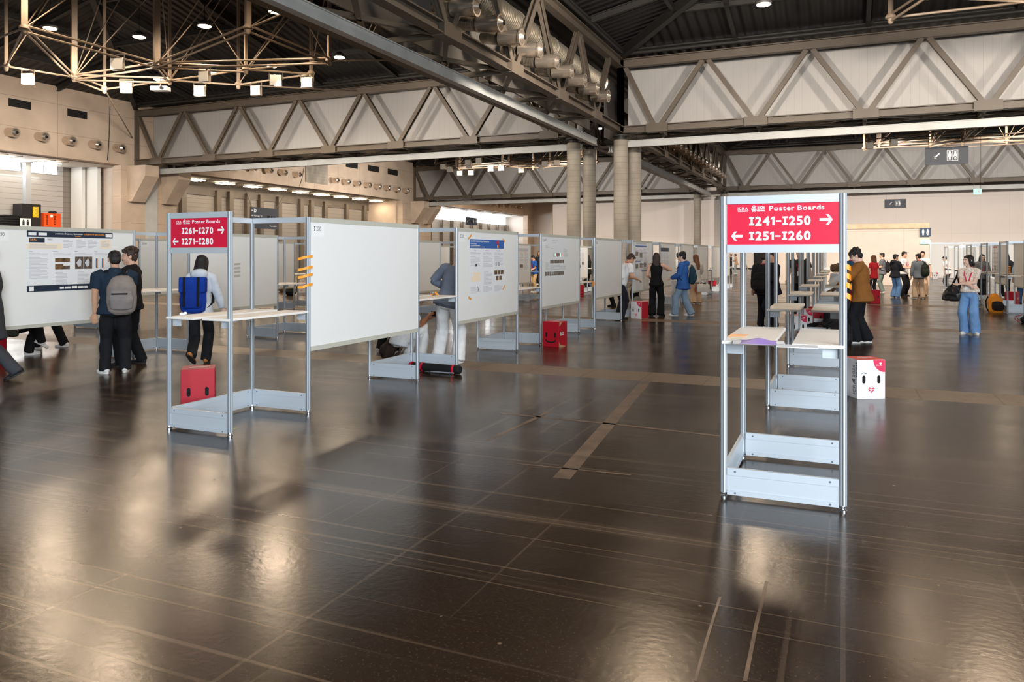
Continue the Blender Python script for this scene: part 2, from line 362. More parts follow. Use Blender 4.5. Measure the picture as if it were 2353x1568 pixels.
# gate posts in the recesses
g = MB()
for y in [30.2 + 6.2*k for k in range(2)] + [38.9]: g.box(XB, XB+0.4, y-.22, y+.22, 0, 8.7)
struct(g.build('trim_1', M['alu']))
g = MB()
for y in [onx(p, XB+0.3) for p in (421, 502, 530, 570, 600, 642, 692, 716, 748, 797, 838)]: g.box(XB, XB+0.45, y-.28, y+.28, 0, 8.1)
g.box(XB, XB+0.12, 48, 85, 7.5, 8.4)
struct(g.build('trim_2', M['steel']))
g = MB()
for k in range(11): g.box(XB, XB+0.4, 94+3.5*k, 94.4+3.5*k, 0, 7.2)
struct(g.build('trim_3', M['steel']))
struct(MB().box(-58, -53.3, 85.0, 85.5, 0, 8.72).build('wall_pier', M['concrete_plain']))
# white store room panels beside the first pier
struct(MB().box(-57.5, -56.2, 42.6, 42.9, 0, 8.72).box(-56.2, -54.95, 43.0, 43.3, 0, 8.72).build('wall_store', M['whitepanel']))
struct(MB().box(-55.0, -53.25, 43.6, 43.9, 0, 8.72).build('wall_return', M['partition']))
struct(MB().box(-57.55, -54.6, -10, 42.6, 0, 3.72).build('trim_4', M['concrete_plain']))       # raised loading ledge
# concrete corbels under the truss ends
def corbel(y, pier):
    m = MB(); m.prism([(0, 8.75), (2.0, 8.75), (2.0, 7.9), (0.5, 5.9), (0, 5.9)], lambda x, z, d: Vector((XW + x, y - .65 + d, z)), 0, 1.3)
    return tag(m.build('concrete_corbel', M['concrete_plain']), 'concrete corbel carrying the %s on the pier %s' % pier, 'corbel', 'corbels on the wall piers')
corbel(44.3, ('near truss chord', 'beside the white store room')); corbel(47.6, ('far truss chord', 'beside the white store room'))
corbel(87.9, ('near truss chord', 'further along the wall')); corbel(91.2, ('far truss chord', 'further along the wall'))
struct(MB().box(XW, XW+0.12, 45.4, 46.5, 0, 8.75).build('trim_5', M['track']))

# columns
def column(x, y, label):
    t = thing('concrete_column', label, 'column', (x, y, 0), 0, 'round concrete columns')
    MB().lathe([(0.42, 0), (0.42, 8.45), (0.40, 8.5)], (0, 0, 0), n=40).build('shaft', M['column'], t, True)
    MB().lathe([(0.30, 8.5), (0.30, 8.7), (0.5, 8.7), (0.5, 8.78)], (0, 0, 0), n=32).build('bearing_cap', M['steel_dark'], t, True)
    return t
w_ = {'fr': 'front column with a smooth pale shaft, right one of the nearest cluster', 'fl': 'column with ringed shaft, leftmost of the nearest cluster of four', 'bl': 'dark stained column second from the left in the nearest cluster', 'br': 'shaded column standing close behind the pale one in the nearest cluster'}
c1 = column(XR, 44.5, w_['fr'])
for x, y, k in ((XL, 44.6, 'fl'), (XL, 47.8, 'bl'), (XR, 47.8, 'br')): dup(c1, (x, y, 0), label=w_[k])
dup(c1, (XL, 88.1, 0), label='far brown column standing before the beige back wall, left of its pair'); dup(c1, (XR, 88.1, 0), label='far column hidden partly by the pink sign frame')

# box trusses -----------------------------------------------------------------
def truss(p0, p1, label, first=2.4, pitch=5.55, clad=True, side=1, group='roof box trusses', clad_side=None, end_post=True):
    """two chord planes 3.2 m apart; p0-p1 is the axis of the visible plane, side gives where the second plane lies"""
    p0, p1 = Vector(p0), Vector(p1); d = (p1-p0); Ln = d.length; d.normalize(); n = Vector((-d.y, d.x, 0))*side*3.2
    t = thing('box_truss', label, 'truss', p0, 0, group)
    L0 = lambda q: q - p0
    Z = lambda q, z: Vector((q.x, q.y, z))
    for off, nm in ((Vector((0, 0, 0)), 'front'), (n, 'rear')):
        a, b = p0+off, p1+off
        MB().ibeam(L0(Z(a, ZB+.2)), L0(Z(b, ZB+.2)), .42, .42, .05).build('bottom_chord', M['steel'], t)
        MB().ibeam(L0(Z(a, ZT-.25)), L0(Z(b, ZT-.25)), .42, .5, .05).build('top_chord', M['steel'], t)
    k = 0; s0 = first
    if end_post:
        MB().bar(L0(Z(p0, ZB)), L0(Z(p0, ZT)), .35, .35).build('end_post', M['steel'], t)
        MB().bar(L0(Z(p1, ZB)), L0(Z(p1, ZT)), .35, .35).build('end_post', M['steel'], t)
    for off in (Vector((0, 0, 0)), n):
        sx = s0; top_prev = max(0.0, s0 - pitch/2)
        while sx <= Ln - 0.4:
            lo = p0 + off + d*sx
            for st in (sx - pitch/2, sx + pitch/2):
                st2 = min(max(st, 0.15), Ln - .15); hi = p0 + off + d*st2
                zt = ZT - .5 if st2 == st else ZT - .5
                e = d * (0.22 if st > sx else -0.22)
                MB().ibeam(L0(Z(lo+e, ZB+.4)), L0(Z(hi-e*.7, zt)), .26, .26, .035, up=n).build('diagonal', M['steel'], t)
            if off.length < .1: MB().box(-.62, .62, -.24, .24, -.25, .25).xform(Matrix.Translation(L0(Z(lo, ZB+.2))) @ d.to_track_quat('X', 'Z').to_matrix().to_4x4()).build('node_plate', M['steel'], t)
            sx += pitch
    m = MB(); sx = s0
    while sx <= Ln:                                                    # cross bracing between the bottom chords
        a = p0 + d*sx; m.bar(L0(Z(a, ZB+.15)), L0(Z(a+n, ZB+.15)), .2, .2)
        if sx + pitch < Ln: m.bar(L0(Z(a, ZB+.1)), L0(Z(a+n+d*pitch, ZB+.1)), .16, .16); m.bar(L0(Z(a+n, ZB+.1)), L0(Z(a+d*pitch, ZB+.1)), .16, .16)
        sx += pitch
    m.build('bottom_bracing', M['steel'], t)
    mid = n*0.5
    MB().ibeam(L0(Z(p0+mid, ZB-.42)), L0(Z(p1+mid, ZB-.42)), .3, .42, .04).bar(L0(Z(p0+mid, ZB-.42)), L0(Z(p1+mid, ZB-.42)), .2, .4).build('partition_track', M['track'], t)
    m = MB(); sx = s0
    while sx <= Ln: a = p0+d*sx+mid; m.bar(L0(Z(a, ZB-.3)), L0(Z(a, ZB+.2)), .12, .12); sx += pitch
    m.build('track_hanger', M['steel'], t)
    if clad:
        c = n*(0.55 if clad_side is None else clad_side)
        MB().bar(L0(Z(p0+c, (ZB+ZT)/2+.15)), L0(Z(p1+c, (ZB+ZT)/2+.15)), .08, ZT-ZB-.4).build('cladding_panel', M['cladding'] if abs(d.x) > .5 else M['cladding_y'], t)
    e = -n.normalized()
    m = MB()
    for zz, rr in ((ZT+.28, .11), (ZT+.5, .07)): m.tube([L0(Z(p0+e*.25, zz)), L0(Z(p1+e*.25, zz))], [rr, rr], n=10, cap=0)
    m.build('eaves_pipe', M['steel_dark'], t, True)
    return t
truss((XW, 44.5, 0), (XL, 44.5, 0), 'long box truss spanning from the concrete wall to the column cluster, grey cladding behind')
truss((XR, 44.5, 0), (28, 44.5, 0), 'big box truss over the pink sign with pale lit cladding', first=2.2)
truss((XW, 88.1, 0), (XL, 88.1, 0), 'distant box truss behind the hanging lights, left of the columns')
truss((XR, 88.1, 0), (28, 88.1, 0), 'distant box truss above the beige back wall with the restroom signs', first=2.2)
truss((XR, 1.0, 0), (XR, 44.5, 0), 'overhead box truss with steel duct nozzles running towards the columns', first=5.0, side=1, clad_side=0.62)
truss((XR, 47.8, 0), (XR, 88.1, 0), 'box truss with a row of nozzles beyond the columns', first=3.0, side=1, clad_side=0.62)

# roof beams per bay ------------------------------------------------------------
def roof_frame(x0, x1, y0, y1, label):
    t = thing('roof_frame', label, 'roof beams', (x0, y0, 0), 0, 'dark roof beams of the hall bays')
    o = Vector((x0, y0, 0)); c = Vector(((x0+x1)/2, (y0+y1)/2, ZE+4.3))
    for p in ((x0, y0), (x1, y0), (x1, y1), (x0, y1)):
        MB().ibeam(Vector((p[0], p[1], ZE-.3))-o, c-o, .35, .55, .05).build('hip_beam', M['steel_dark'], t)
    for f in (.2, .42, .64, .86):
        z = ZE - .25 + 4.6*f; a = [Vector((x0+(c.x-x0)*f, y0+(c.y-y0)*f, z)), Vector((x1+(c.x-x1)*f, y0+(c.y-y0)*f, z)), Vector((x1+(c.x-x1)*f, y1+(c.y-y1)*f, z)), Vector((x0+(c.x-x0)*f, y1+(c.y-y1)*f, z))]
        for i in range(4): MB().ibeam(a[i]-o, a[(i+1) % 4]-o, .2, .3, .04).build('purlin', M['steel_dark'], t)
    for k in range(1, 6):
        f = k/6
        for A, B, cc in (((x0, y0), (x1, y0), 0), ((x1, y1), (x0, y1), 0), ((x1, y0), (x1, y1), 1), ((x0, y1), (x0, y0), 1)):
            p = Vector((A[0]+(B[0]-A[0])*f, A[1]+(B[1]-A[1])*f, ZE-.2)); g_ = 1-abs(2*f-1)
            q = p.copy(); dirv = Vector((0, (c.y-p.y), 0)) if cc == 0 else Vector((c.x-p.x, 0, 0)); q += dirv*g_; q.z = ZE-.2+4.5*g_
            MB().ibeam(p-o, q-o, .22, .36, .04).build('rafter', M['steel_dark'], t)
    return t
roof_frame(-52.4, XL, 4, 44.5, 'dark rafters and hip beams of the roof bay at upper left')
roof_frame(XR, 28, 4, 44.5, 'dark rafters of the roof bay above the pink sign')
roof_frame(-52.4, XL, 47.8, 88.1, 'dark rafters of the distant roof bay left of the columns')
roof_frame(XR, 28, 47.8, 88.1, 'dark rafters of the distant roof bay right of the columns')

# hanging strut-and-tie grid ----------------------------------------------------
NODES = [(55, 65), (570, 65), (757, 140), (360, 150), (565, 160), (170, 178), (390, 185), (240, 205), (715, 170), (548, 195), (14, 152)]
NZ = 11.0; NP = [atz(px, py, NZ) for px, py in NODES]
NW = [.24, .2, .15, .27, .14, .27, .14, .15, .14, .14, .15]
LINKS = [(0, 3), (0, 5), (5, 3), (3, 1), (1, 2), (3, 4), (5, 6), (6, 9), (9, 8), (4, 8), (6, 4), (4, 2), (5, 7), (10, 5), (10, 0), (3, 6), (7, 6), (3, 2)]
def roofz(p, x0=-52.4, x1=XL, y0=4.0, y1=44.5):
    f = min((p.x-x0)/(x1-x0), (x1-p.x)/(x1-x0), (p.y-y0)/(y1-y0), (y1-p.y)/(y1-y0))*2; return ZE - .1 + 4.6*max(f, 0)
O0 = Vector((-33.8, 24.2, 0))
tg = thing('strut_grid', 'cream grid of hanging struts and tie rods under the roof at upper left', 'strut grid', O0, 0, 'hanging strut grids')
for p, w in zip(NP, NW):
    MB().bar(p-O0, Vector((p.x, p.y, roofz(p)))-O0, w, w, up=(.4, .9, 0)).build('strut', M['strut'], tg)
    MB().lathe([(.05, -.25), (.10, -.2), (.12, -.06), (.2, -.02), (.2, .05), (.09, .2)], p-O0, n=12).build('node_joint', M['strut'], tg, True)
for a, b in LINKS:
    d = (NP[b]-NP[a]).normalized(); sd = Vector((0, 0, .13)) if a in (0, 3, 5, 1) else Vector((0, 0, 0))
    m = MB().tube([NP[a]-O0+sd, NP[b]-O0+sd], [.05, .05], n=6, cap=0)
    if sd.z: m.tube([NP[a]-O0-sd, NP[b]-O0-sd], [.05, .05], n=6, cap=0)
    m.build('tie_rod', M['strut'], tg, True)
for a, b in LINKS[:14] + [(6, 3), (4, 3), (8, 2), (2, 1)]:
    q = NP[b].copy(); q.z = roofz(q) - .3
    MB().tube([NP[a]-O0, q-O0], [.028, .028], n=5, cap=0).build('diagonal_rod', M['strut'], tg, True)
dup(tg, O0 + Vector((0, 43.6, 0)), label='distant strut grid hanging behind the long truss, left of the columns')
dup(tg, O0 + Vector((40, 3.2, 0)), label='strut grid at the roof above the pink sign, cut by the picture top')
dup(tg, O0 + Vector((40, 43.6, 0)), label='distant strut grid behind the big restroom sign')
for i, q in ((2, atz(930, 138, 11.4)), (7, Vector((XW+.3, 43.9, 11))), (1, atz(672, 22, 11.3)), (0, atz(-40, 100, 11)), (10, atz(-60, 150, 11)), (9, Vector((-31, 44.2, 13)))):
    MB().tube([NP[i]-O0, q-O0], [.045, .045], n=6, cap=0).build('tie_rod', M['strut'], tg, True)

# lamps -------------------------------------------------------------------------
LZ = 13.0
lt = thing('ceiling_lamp', 'glowing round ceiling lamp', 'lamp', (0, 0, LZ), 0)
MB().lathe([(.34, 0), (.36, .04), (.36, .1), (.22, .22), (.1, .3)], (0, 0, 0), n=20).build('housing', M['housing'], lt, True)
MB().lathe([(.31, 0), (.31, -.02), (.22, -.05)], (0, 0, 0), n=20).build('lens', M['lamp'], lt, True)
MB().tube([(0, 0, .28), (0, 0, 1.6)], [.015, .015], n=5, cap=0).build('cord', M['black'], lt)
def lamp_light(p, k=1.0):
    l = bpy.data.lights.new('lamp_light', 'SPOT'); l.energy = LAMP_W*k; l.color = (1, .80, .58); l.spot_size = math.radians(165); l.spot_blend = .4; l.shadow_soft_size = .6
    o = bpy.data.objects.new('lamp_light', l); COL.objects.link(o); o.location = (p.x, p.y, p.z - .12)
lamps = [(115, 65, 'far left beside the first thick strut'), (320, 85, 'between the two thick struts'), (470, 60, 'over the crossing tie rods'), (633, 27, 'close to the overhead truss'), (780, 132, 'right of the last strut'), (626, 152, 'low near the long truss'), (487, 168, 'just behind a floodlight'), (365, 183, 'above the small projector')]
first = True
def place_lamp(p, label):
    global first
    if first: lt.location = p; lt['label'] = label; lt['group'] = 'round ceiling lamps'; first = False
    else: dup(lt, p, label=label, group='round ceiling lamps')
    lamp_light(p, 3.0 if p.y > 95 else 1.0)
for px, py, w in lamps: place_lamp(atz(px, py, LZ), 'glowing ceiling lamp ' + w)
place_lamp(atz(1755, 10, LZ), 'glowing ceiling lamp alone at the top over the pink sign')
for px, py, w in ((1040, 358, 'leftmost under the distant left roof bay'), (1097, 352, 'second of three in the distant left bay'), (1215, 346, 'third of three in the distant left bay'), (1845, 313, 'leftmost in the distant right roof bay'), (1964, 306, 'second in the distant right roof bay'), (2103, 297, 'right of the struts in the distant right bay')):
    place_lamp(atz(px, py, 12.6 if px < 1300 else 12.4), 'small glowing ceiling lamp ' + w)
for x, y in ((-19, 22), (-29.5, 21), (-22.2, 17.8), (-40, 12), (-5.5, 23.8), (4.2, 27.1), (15, 33), (14, 20), (-6, 8), (8, 8)): place_lamp(Vector((x, y, LZ)), 'unseen ceiling lamp above the upper edge of the picture')  # unseen lamps: some follow floor reflections, the others are added for lighting
for x, y in ((-44, 55), (-30, 56), (-20, 66), (-44, 70), (-6, 55), (8, 57), (20, 60), (-4, 70), (12, 72), (24, 80), (-44, 100), (-40, 118)): place_lamp(Vector((x, y, LZ)), 'unseen ceiling lamp added to light a far bay')  # out-of-sight lamps added to brighten the far bays

# floodlights on the tie rods
fl = thing('floodlight', 'square floodlight', 'floodlight', (0, 0, 0), 0)
MB().bevbox(-.3, .3, -.1, .12, -.62, -.06, .03).build('body', M['brushed'], fl)
MB().box(-.27, .27, -.125, -.1, -.59, -.1).build('lens', M['floodglass'], fl)
MB().bar((-.34, 0, -.3), (-.34, 0, .1), .03, .05).bar((.34, 0, -.3), (.34, 0, .1), .03, .05).bar((-.34, 0, .1), (.34, 0, .1), .03, .05).build('bracket', M['steel'], fl)
MB().tube([(.1, 0, -.05), (.16, .02, .12), (.05, .02, .2), (-.05, 0, .12)], [.02]*4, n=6).build('cable', M['black'], fl, True)
FLD = [(76, 160, 'at the upper left end of the grid'), (268, 130, 'between the thick struts'), (287, 184, 'above the wall vents'), (470, 160, 'beside a glowing lamp'), (458, 191, 'lowest in the middle of the grid'), (634, 168, 'right of the middle strut'), (600, 196, 'near the long truss top chord'), (764, 176, 'rightmost of the grid')]
def snap(p, off=(0, 0, 0), z=10.88):
    best = None; o = Vector(off)
    for a, b in LINKS:
        A, B = NP[a]+o, NP[b]+o; d = B-A; d.z = 0; tt = min(max(((p.x-A.x)*d.x + (p.y-A.y)*d.y)/d.length_squared, .06), .94); q = A + d*tt
        e = (q.x-p.x)**2 + (q.y-p.y)**2
        if best is None or e < best[0]: best = (e, q)
    q = best[1].copy(); q.z = z; return q
for i, (px, py, w) in enumerate(FLD):
    p = snap(atz(px, py, 10.9)); lab = 'square floodlight hanging from a tie rod, ' + w
    if i == 0: fl.location = p; fl['label'] = lab; fl['group'] = 'hanging floodlights'; fl.rotation_euler = (0, 0, .3)
    else: dup(fl, p, .1 + .25*(i % 3), lab)
for k, (px, py) in enumerate(((966, 352), (1028, 380), (1098, 346), (1080, 387), (1130, 378), (1152, 376), (1198, 381), (1243, 372), (1265, 368))):
    dup(fl, snap(atz(px, py, 11.0), (0, 43.6, 0)), .2, 'small distant floodlight, %s along the grid left of the columns' % ORD[k])
def flood_light(p, aim, k=1.0, col=(1, .90, .79)):
    l = bpy.data.lights.new('flood_light', 'SPOT'); l.energy = FLOOD_W*k; l.color = col; l.spot_size = math.radians(118); l.spot_blend = .7; l.shadow_soft_size = .35
    o = bpy.data.objects.new('flood_light', l); COL.objects.link(o); o.location = p; o.rotation_euler = Vector(aim).to_track_quat('-Z', 'Y').to_euler()
for i, (px, py, w) in enumerate(FLD):
    p = atz(px, py, 10.9); p.z = 10.2; flood_light(p, k=.66 if i > 2 else 2.0, aim=((-1, .15, -.35), (-1, .5, -.35), (-.7, .8, -.3), (-.3, 1, -.3), (-.6, .8, -.3), (.1, 1, -.3), (0, 1, -.3), (.3, 1, -.3))[i])
for i, (x, y, a) in enumerate(((2, 27, (0, 1, -.2)), (10, 29, (0, 1, -.2)), (18, 28, (.1, 1, -.2)), (-6, 24, (-.3, 1, -.2)))):
    dup(fl, snap(Vector((x, y, 0)), (40, 3.2, 0)), .1*i, 'floodlight above the upper edge of the picture'); flood_light((x, y, 10.2), a, 2.4)
for i, (x, y, a) in enumerate(((-40, 62, (-1, .2, -.3)), (-40, 74, (-1, .2, -.3)), (-34, 68, (0, 1, -.3)), (-25, 70, (0, 1, -.3)), (-5, 66, (0, 1, -.35)), (4, 68, (0, 1, -.35)), (13, 68, (0, 1, -.35)), (22, 66, (0, 1, -.35)))):
    dup(fl, snap(Vector((x, y, 0)), (0 if x < -15 else 40, 43.6, 0)), .1*i, 'unseen floodlight added to light the far walls'); flood_light((x, y, 9.8), a, 1.5, (1, .93, .85))  # out-of-sight floods added to brighten the back and left walls
pr = thing('projector', 'pale projector box hanging low from the strut grid', 'projector', snap(atz(364, 185, 10.9), z=10.62), .4)
MB().bevbox(-.45, .45, -.25, .25, -.2, .02, .03).build('body', M['white'], pr); MB().lathe([(.09, 0), (.09, .12), (.07, .12)], (.2, -.25, -.1), (0, -1, 0), n=16).build('lens', M['black'], pr, True); MB().bar((0, 0, 0), (0, 0, .5), .05, .05).build('hanger', M['steel'], pr)

# air nozzles -------------------------------------------------------------------
nz = thing('air_nozzle', 'round steel air nozzle', 'air nozzle', (0, 0, 0), 0)
MB().lathe([(.30, .01), (.31, .02), (.31, .72), (.335, .74), (.335, .80), (.26, .80), (.26, .6)], (0, 0, 0), (1, 0, -.10), n=28).build('drum', M['brushed'], nz, True)
MB().lathe([(.262, .66), (.262, .78), (.12, .93), (.11, .93)], (0, 0, 0), (1, 0, -.10), n=24).build('cone', M['brushed'], nz, True)
MB().lathe([(.11, .92), (.108, .945)], (0, 0, 0), (1, 0, -.10), n=16).build('mouth', M['black'], nz, True)
nz.location = (XW, 34.2, 10.05); nz['label'] = 'steel nozzle on the concrete wall, first from the picture edge'; nz['group'] = 'wall air nozzles'
for k in range(1, 5): dup(nz, (XW, 34.2+2.1*k, 10.05), label='steel nozzle on the near concrete wall, %s from the picture edge' % ORD[k])
k = 0
for px in (550, 586, 622, 655, 688, 775, 801, 826, 850, 873, 895, 917, 938):
    dup(nz, (XW, onx(px-7, XW+.3), 10.05), label='steel nozzle on the middle wall bay, %s from the near pier' % ORD[k]); k += 1
for k in range(11): dup(nz, (XW, 97.5+2.6*k, 10.05), label='small steel nozzle on the furthest wall bay, %s from the near end' % ORD[k])
nd = thing('ducted_nozzle', 'duct nozzle', 'air nozzle', (XR+.12, 23, 10), 0, 'truss air nozzles')
MB().lathe([(.29, -.1), (.30, 0), (.30, .74), (.33, .76), (.33, .83), (.26, .83), (.26, .62)], (0, 0, 0), (1, 0, -.06), n=28).build('drum', M['brushed'], nd, True)
MB().lathe([(.262, .68), (.262, .8), (.11, .95), (.10, .95)], (0, 0, 0), (1, 0, -.06), n=24).build('cone', M['brushed'], nd, True)
MB().lathe([(.10, .945), (.10, .96)], (0, 0, 0), (1, 0, -.06), n=16).build('mouth', M['black'], nd, True)
pts = [Vector((-.9, .75, .55)), Vector((-.75, .6, .25)), Vector((-.5, .3, .06)), Vector((-.1, 0, 0))]
MB().lathe([(.24 + .02*(i % 2), -1.0 + .05*i) for i in range(20)], (-.1, 0, 0), (1, -.45, -.3), n=20).build('branch_duct', M['zinc'], nd, True)
for k in range(9):
    lab = 'steel nozzle on the overhead truss, %s from the picture top' % ORD[k]
    if k == 0: nd['label'] = lab
    else: dup(nd, (XR+.12, 23+1.96*k, 10), label=lab)
for k in range(17): dup(nd, (XR+.12, 50.4+1.96*k, 10), label='small steel nozzle on the truss beyond the columns, %s from the columns' % ORD[k])
def spiral(y0, y1, label):
    n = int((y1-y0)/.16); prof = []
    for i in range(n):
        prof += [(.52, i*.16), (.52, i*.16+.12), (.545, i*.16+.125), (.545, i*.16+.155)]
    t = thing('air_duct', label, 'duct', (XR-.75, y0, 11.55), 0, 'spiral air ducts')
    MB().lathe(prof, (0, 0, 0), (0, 1, 0), n=24).build('pipe', M['zinc'], t, True)
    y = 3.0
    while y < y1-y0: MB().lathe([(.55, 0), (.575, .01), (.575, .1), (.55, .11)], (0, y, 0), (0, 1, 0), n=24).build('collar', M['brushed'], t, True); y += 4.2
    MB().lathe([(.60, 0), (.63, .02), (.63, .12), (.4, .14)], (0, y1-y0-.1, 0), (0, 1, 0), n=24).build('end_flange', M['brushed'], t, True)
spiral(6, 42.3, 'big spiral steel duct inside the overhead truss'); spiral(49.5, 86, 'spiral steel duct in the truss beyond the columns')

# wall vents, panels, recess lamps ----------------------------------------------
def vent(px, py, w, h, label):
    y = onx(px, XW); p = Vector((XW, y, EYE + (HY-py)*(-XW*SA + y*CA)/FPX)); t = thing('wall_vent', label, 'vent', p, 0, 'dark wall vents')
    MB().box(0, .03, -w/2, w/2, -h/2, h/2).build('opening', M['black'], t)
    m = MB()
    for k in range(5): m.box(.03, .05, -w/2, w/2, -h/2+h*k/5, -h/2+h*k/5+.03)
    m.build('louvre', M['grille'], t)
    f = MB(); f.box(.02, .06, -w/2-.04, -w/2, -h/2, h/2); f.box(.02, .06, w/2, w/2+.04, -h/2, h/2); f.box(.02, .06, -.02, .02, -h/2, h/2); f.build('frame', M['grille'], t)
vent(45, 239, 1.5, .55, 'dark vent high on the concrete wall, nearer the picture edge'); vent(177, 262, 1.5, .55, 'dark vent high on the concrete wall, nearer the truss')
for px, py, o in ((808, 379, 'first'), (858, 388, 'second'), (902, 396, 'third')): vent(px, py, 2.2, .7, '%s dark vent on the middle wall bay above the nozzles' % o)
y = onx(727, XW); tag(MB().box(XW+.002, XW+.08, y-1.9, y+1.9, 9.4, 11.8).build('access_panel', M['column']), 'grey square panel on the wall between two nozzle groups', 'panel')
sl = thing('recess_lamp', 'lamp cluster', 'lamp', (-55.2, 50, 8.55), 0)
for dx in (-.5, 0, .5): MB().box(dx-.04, dx+.04, -.75, .75, -.05, 0).build('tube', M['tubelamp'], sl)
MB().bar((-1.2, .5, .06), (1.6, .5, .06), .05, .05).bar((-1.2, -.5, .06), (1.6, -.5, .06), .05, .05).build('carrier', M['steel_dark'], sl)
for k in range(10):
    p = (-55.2, 49.6+3.75*k, 8.6); lab = 'glowing tube lamp under the recess ceiling, %s from the near pier' % ORD[k]
    if k == 0: sl.location = p; sl['label'] = lab; sl['group'] = 'tube lamps under the recess'
    else: dup(sl, p, label=lab)
    l = bpy.data.lights.new('tube_light', 'AREA'); l.shape = 'RECTANGLE'; l.size = 1.2; l.size_y = 1.4; l.energy = 70; l.color = (1, .82, .6); o = bpy.data.objects.new('tube_light', l); COL.objects.link(o); o.location = (p[0], p[1], 8.4)
for k in range(3): dup(sl, (-55.2, 32+3.5*k, 8.6), label='tube lamp over the loading ledge, %s from the picture edge' % ORD[k])
for k in range(6): dup(sl, (-55.2, 95+5.5*k, 8.6), label='small tube lamp in the furthest recess, %s from the near end' % ORD[k])
for y in (36, 100, 112, 124): area('recess_daylight', (XB+.1, y, 7.9), (-50, y, 4), 8, 1.2, 420, (.9, .95, 1))

# stock on the loading ledge
def on_ledge(px, x): return Vector((x, onx(px, x), 3.72))
t = thing('equipment_cabinet', 'black cabinet with a yellow notice on the loading ledge', 'cabinet', on_ledge(62, -56.4), 0)
MB().bevbox(-.5, .5, -.75, .75, 0, 1.75, .02).build('body', M['grille'], t); MB().box(.5, .51, .1, .55, .75, 1.55).build('notice', mat('yellow_notice', s(226,190,50), .5, noise_s=9, noise_a=.5), t)
MB().box(.5, .515, -.02, .0, .05, 1.7).build('door_gap', M['black'], t)
t = thing('orange_container', 'orange metal container with black lettering on the ledge', 'container', on_ledge(112, -56.2), 0)
MB().bevbox(-.45, .45, -.68, .68, .06, 1.12, .03).build('body', mat('orange_paint', s(232,86,30), .5), t)
MB().box(-.4, .4, -.6, .6, 0, .07).build('pallet', M['black'], t)
m = MB()
for yy in (-.5, .12):
    for k in range(6): m.box(.45, .46, yy, yy+.09, .25+.12*k, .33+.12*k)
m.build('lettering', M['black'], t); MB().ball((.3, .1, 1.2), (.3, .3, .12)).build('coiled_cable', M['black'], t, True); MB().ball((.46, -.1, .9), (.02, .12, .12)).build('round_label', M['white'], t)
t = thing('folded_covers', 'heap of black folded covers on the loading ledge', 'covers', on_ledge(24, -56.2), 0)
for k in range(5): MB().bevbox(-.5, .5, -.9 + .03*k, .95 - .1*k, .02+.17*k, .17+.17*k, .06).build('folded_cover', M['black'], t, True)
t = thing('ledge_sign', 'small white sign with two figures on the loading ledge', 'sign', on_ledge(58, -55.4), 0)
MB().box(0, .04, -.4, .4, 0, .62).build('plate', M['white'], t)
m = MB()
for yy in (-.16, .16): m.ball((.05, yy, .47), (.01, .06, .06)); m.box(.04, .05, yy-.08, yy+.08, .1, .4)
m.build('figures', M['ink'], t)
# ---------------------------------------------------------------- lettering
_gl = {}
def glyph(ch, bold):
    k = (ch, bold)
    if k not in _gl:
        cu = bpy.data.curves.new('g', 'FONT'); cu.body = ch; cu.size = 1; cu.offset = bold; cu.resolution_u = 3; cu.fill_mode = 'FRONT'
        o = bpy.data.objects.new('g', cu); COL.objects.link(o); dg = bpy.context.evaluated_depsgraph_get(); me = bpy.data.meshes.new_from_object(o.evaluated_get(dg))
        vs_ = [(v.co.x, v.co.y) for v in me.vertices]; fs = [tuple(p.vertices) for p in me.polygons]
        bpy.data.objects.remove(o); bpy.data.curves.remove(cu); bpy.data.meshes.remove(me)
        if vs_: x0 = min(v[0] for v in vs_); x1 = max(v[0] for v in vs_)
        else: x0, x1 = 0, .3
        _gl[k] = ([(x-x0, y) for x, y in vs_], fs, x1-x0)
    return _gl[k]
def text(mb, T, x, y, cap, body, bold=0.0, d=0.002, gap=0.10, slab=False, sx=1.0, align='l', width=None):
    if width: sx = width/(text(MB(), T, 0, 0, cap, body, bold, d, gap, slab, 1.0) or 1)
    """cap: height of a capital in metres; returns the end x"""
    sc = cap/0.69; items = []; cx = 0
    for ch in body:
        if ch == ' ': cx += .26*sc*sx; continue
        if ch == 'I' and slab: items.append((None, cx)); cx += (.40+gap)*sc*sx; continue
        if ch == '1' and slab: items.append(('1', cx)); cx += (.31+gap)*sc*sx; continue
        if ch in '\u2013-': items.append(('-', cx)); cx += (.42+gap)*sc*sx; continue
        g = glyph(ch, bold); items.append((g, cx)); cx += (g[2]+gap)*sc*sx
    off = x - (cx if align == 'r' else cx/2 if align == 'c' else 0)
    for g, gx in items:
        bx = off+gx
        if g is None:
            u = sc*sx; mb.rect(T, bx+.12*u, bx+.28*u, y+cap*.2, y+cap*.8, d); mb.rect(T, bx, bx+.40*u, y, y+cap*.2, d); mb.rect(T, bx, bx+.40*u, y+cap*.8, y+cap, d)
        elif g == '1':
            u = sc*sx; P = [(.13, 0), (.30, 0), (.30, .69), (.16, .69), (0, .58), (0, .44), (.13, .50)]; mb.add([T(bx+a*u, y+b*sc, d) for a, b in P], [tuple(range(7))])
        elif g == '-': mb.rect(T, bx, bx+.42*sc*sx, y+cap*.38, y+cap*.56, d)
        else: mb.add([T(bx+vx*sc*sx, y+vy*sc, d) for vx, vy in g[0]], g[1])
    return off+cx
